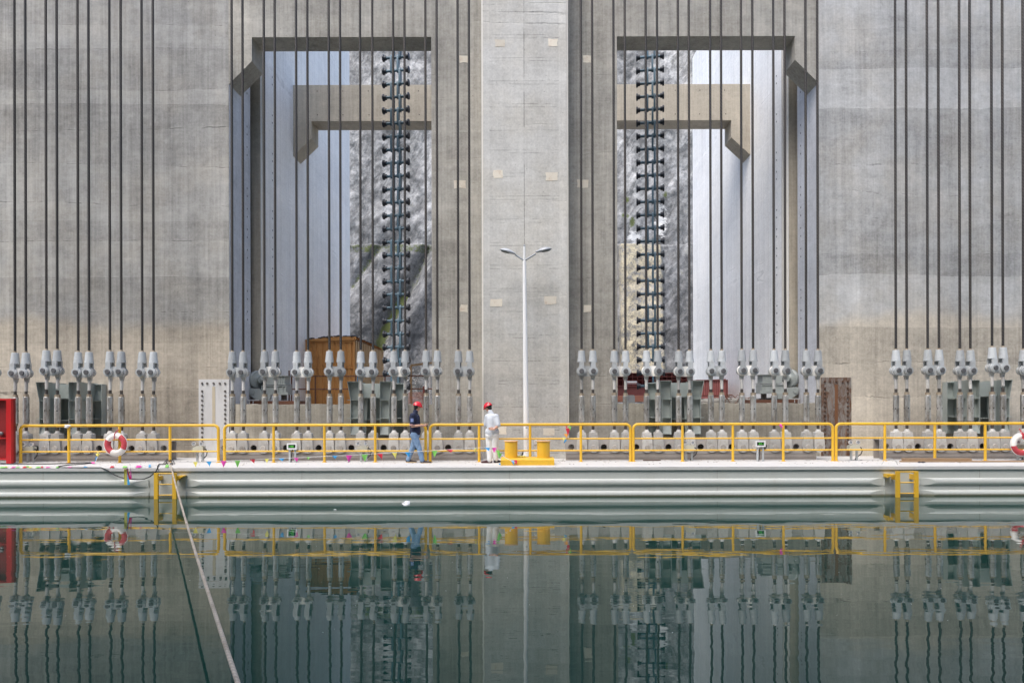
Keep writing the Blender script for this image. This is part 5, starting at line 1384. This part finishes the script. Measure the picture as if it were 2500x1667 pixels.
MB().tube([shR.lerp(elR, .86), shR.lerp(elR, .93)], [.079, .078], 16).build('cuff', MT['cuff'], sho, local=True)
q = shR.lerp(elR, .42)
bd = MB(); pts = []
for zz2 in (-.05, .05):
    for a in (-.5, 0, .5): pts.append(q + Vector((.084*math.sin(a), -.086*math.cos(a), zz2)))
bd.add(pts, [(0,1,4,3),(1,2,5,4)]); bd.build('badge', MT['badge'], sho, local=True)
tr_ = MB(); tr_.cap(u(1013,1062), u(1014,1052), .145, .145)
for a, b_, c_ in ((hipR, kneeR, ankR), (hipL, kneeL, ankL)): tr_.cap(a, b_, .108, .080); tr_.cap(b_, c_ + Vector((0,0,.0)), .080, .066)
remesh(tr_, 'jeans', MT['jeans'], t, .012, 4, .010, 11)
shoe(u(1030.0,1130,-.06) * 1.0, (1,.05), t, MT['shoe'], MT['sole'])
shoe(Vector((u(992,1129.4,.11).x, .11, .004)), (1,.1), t, MT['shoe'], MT['sole'])

# --- man in pale work clothes, back to the camera, looking down, hand behind his back
PD = 20.4; k_ = PD/F
t = thing('person', 'man in red helmet, pale blue shirt and white trousers with hand behind his back', 'person', (PX(1201, PD), PD, ZD))
u = lambda x, y, d=0.0: Vector(((x - 1201)*k_, d, (1129.3 - y)*k_))
hipL, hipR = u(1193.5,1063,.03), u(1208.5,1063,-.03)
kneeL, kneeR = u(1194.5,1094,.02), u(1209.5,1094,-.0); ankL, ankR = u(1195.5,1121.5,-.02), u(1209.5,1121,.05)
shL, shR = u(1189,1016.5,.06), u(1212,1016,-.05)
elL, elR = u(1185.5,1037,.13), u(1216.8,1038,-.13)
wrL, wrR = u(1196,1042,.26), u(1206,1046.5,-.215)
chest, waist, neck0, hd_c = u(1200.5,1022,.03), u(1201.5,1044,.0), u(1198.5,1010,.04), u(1192.2,995.5,.10)
body = MB()
body.cap(u(1201,1060), waist, .135, .13); body.cap(waist, chest, .13, .135); body.cap(shL, shR, .075, .075); body.cap(chest, neck0, .12, .062); body.cap(neck0, u(1194.5,1001,.08), .060, .056)
for a, b_, c_ in ((hipR, kneeR, ankR), (hipL, kneeL, ankL)): body.cap(a, b_, .088, .058); body.cap(b_, c_, .058, .042)
for a, b_, c_ in ((shR, elR, wrR), (shL, elL, wrL)): body.cap(a, b_, .055, .043); body.cap(b_, c_, .043, .029)
hand(body, wrR, (-1,-.02,.12), (0,-1,.1), (0,.1,1)); hand(body, wrL, (.8,.3,-.3), (.2,-.6,.5), (0,.5,1))
hf = Vector((-.74,.60,-.42)); f, up, s_, rot = head(body, hd_c, hf, (-.3,.15,1))
remesh(body, 'body', MT['skin'], t, .0075, 3)
hr = MB().ell(hd_c + up*.022 - f*.022, .083, .098, .085, rot=rot); hr.ell(hd_c - f*.055 - up*.025, .068, .05, .058, rot=rot)
remesh(hr, 'hair', MT['hair'], t, .009, 2)
ey = MB()
for k in (-1, 1): ey.ell(hd_c + f*.086 + s_*k*.032 + up*.012, .012, .006, .006, 8, 6, rot)
ey.build('eyes', MT['hair'], t, local=True)
helmet(hd_c + up*.022, f, up, s_, rot, t, True)
sh = MB(); sh.cap(u(1201.5,1056), waist, .172, .162); sh.cap(waist, chest, .160, .165); sh.cap(shL, shR, .082, .082); sh.cap(chest, u(1199.5,1012,.04), .150, .09); sh.cap(u(1198.5,1009,.045), u(1196.5,1005,.06), .077, .074)
sh.cap(u(1195,1053,.02), u(1208,1053,-.02), .135, .135)
for a, b_ in ((shR, elR), (shL, elL)): sh.cap(a, a.lerp(b_, .93), .077, .074)
remesh(sh, 'shirt', MT['shirt_pale'], t, .012, 8, .005, 8)
tr_ = MB(); tr_.cap(u(1195,1062,.02), u(1207,1062,-.02), .135, .135); tr_.cap(u(1201,1056), u(1201,1052), .15, .15)
for a, b_, c_ in ((hipR, kneeR, ankR), (hipL, kneeL, ankL)): tr_.cap(a, b_, .112, .092); tr_.cap(b_, c_ + Vector((0,0,.005)), .092, .080)
remesh(tr_, 'trousers', MT['trousers'], t, .012, 8, .006, 7)
hl = u(1198,1130,-.02); hl.z = .004; shoe(hl, (-1,.12), t, MT['shoe_red'], MT['shoe_red'])
hl = u(1208,1130,.02); hl.z = .004; shoe(hl, (.55,.9), t, MT['shoe'], MT['shoe'])
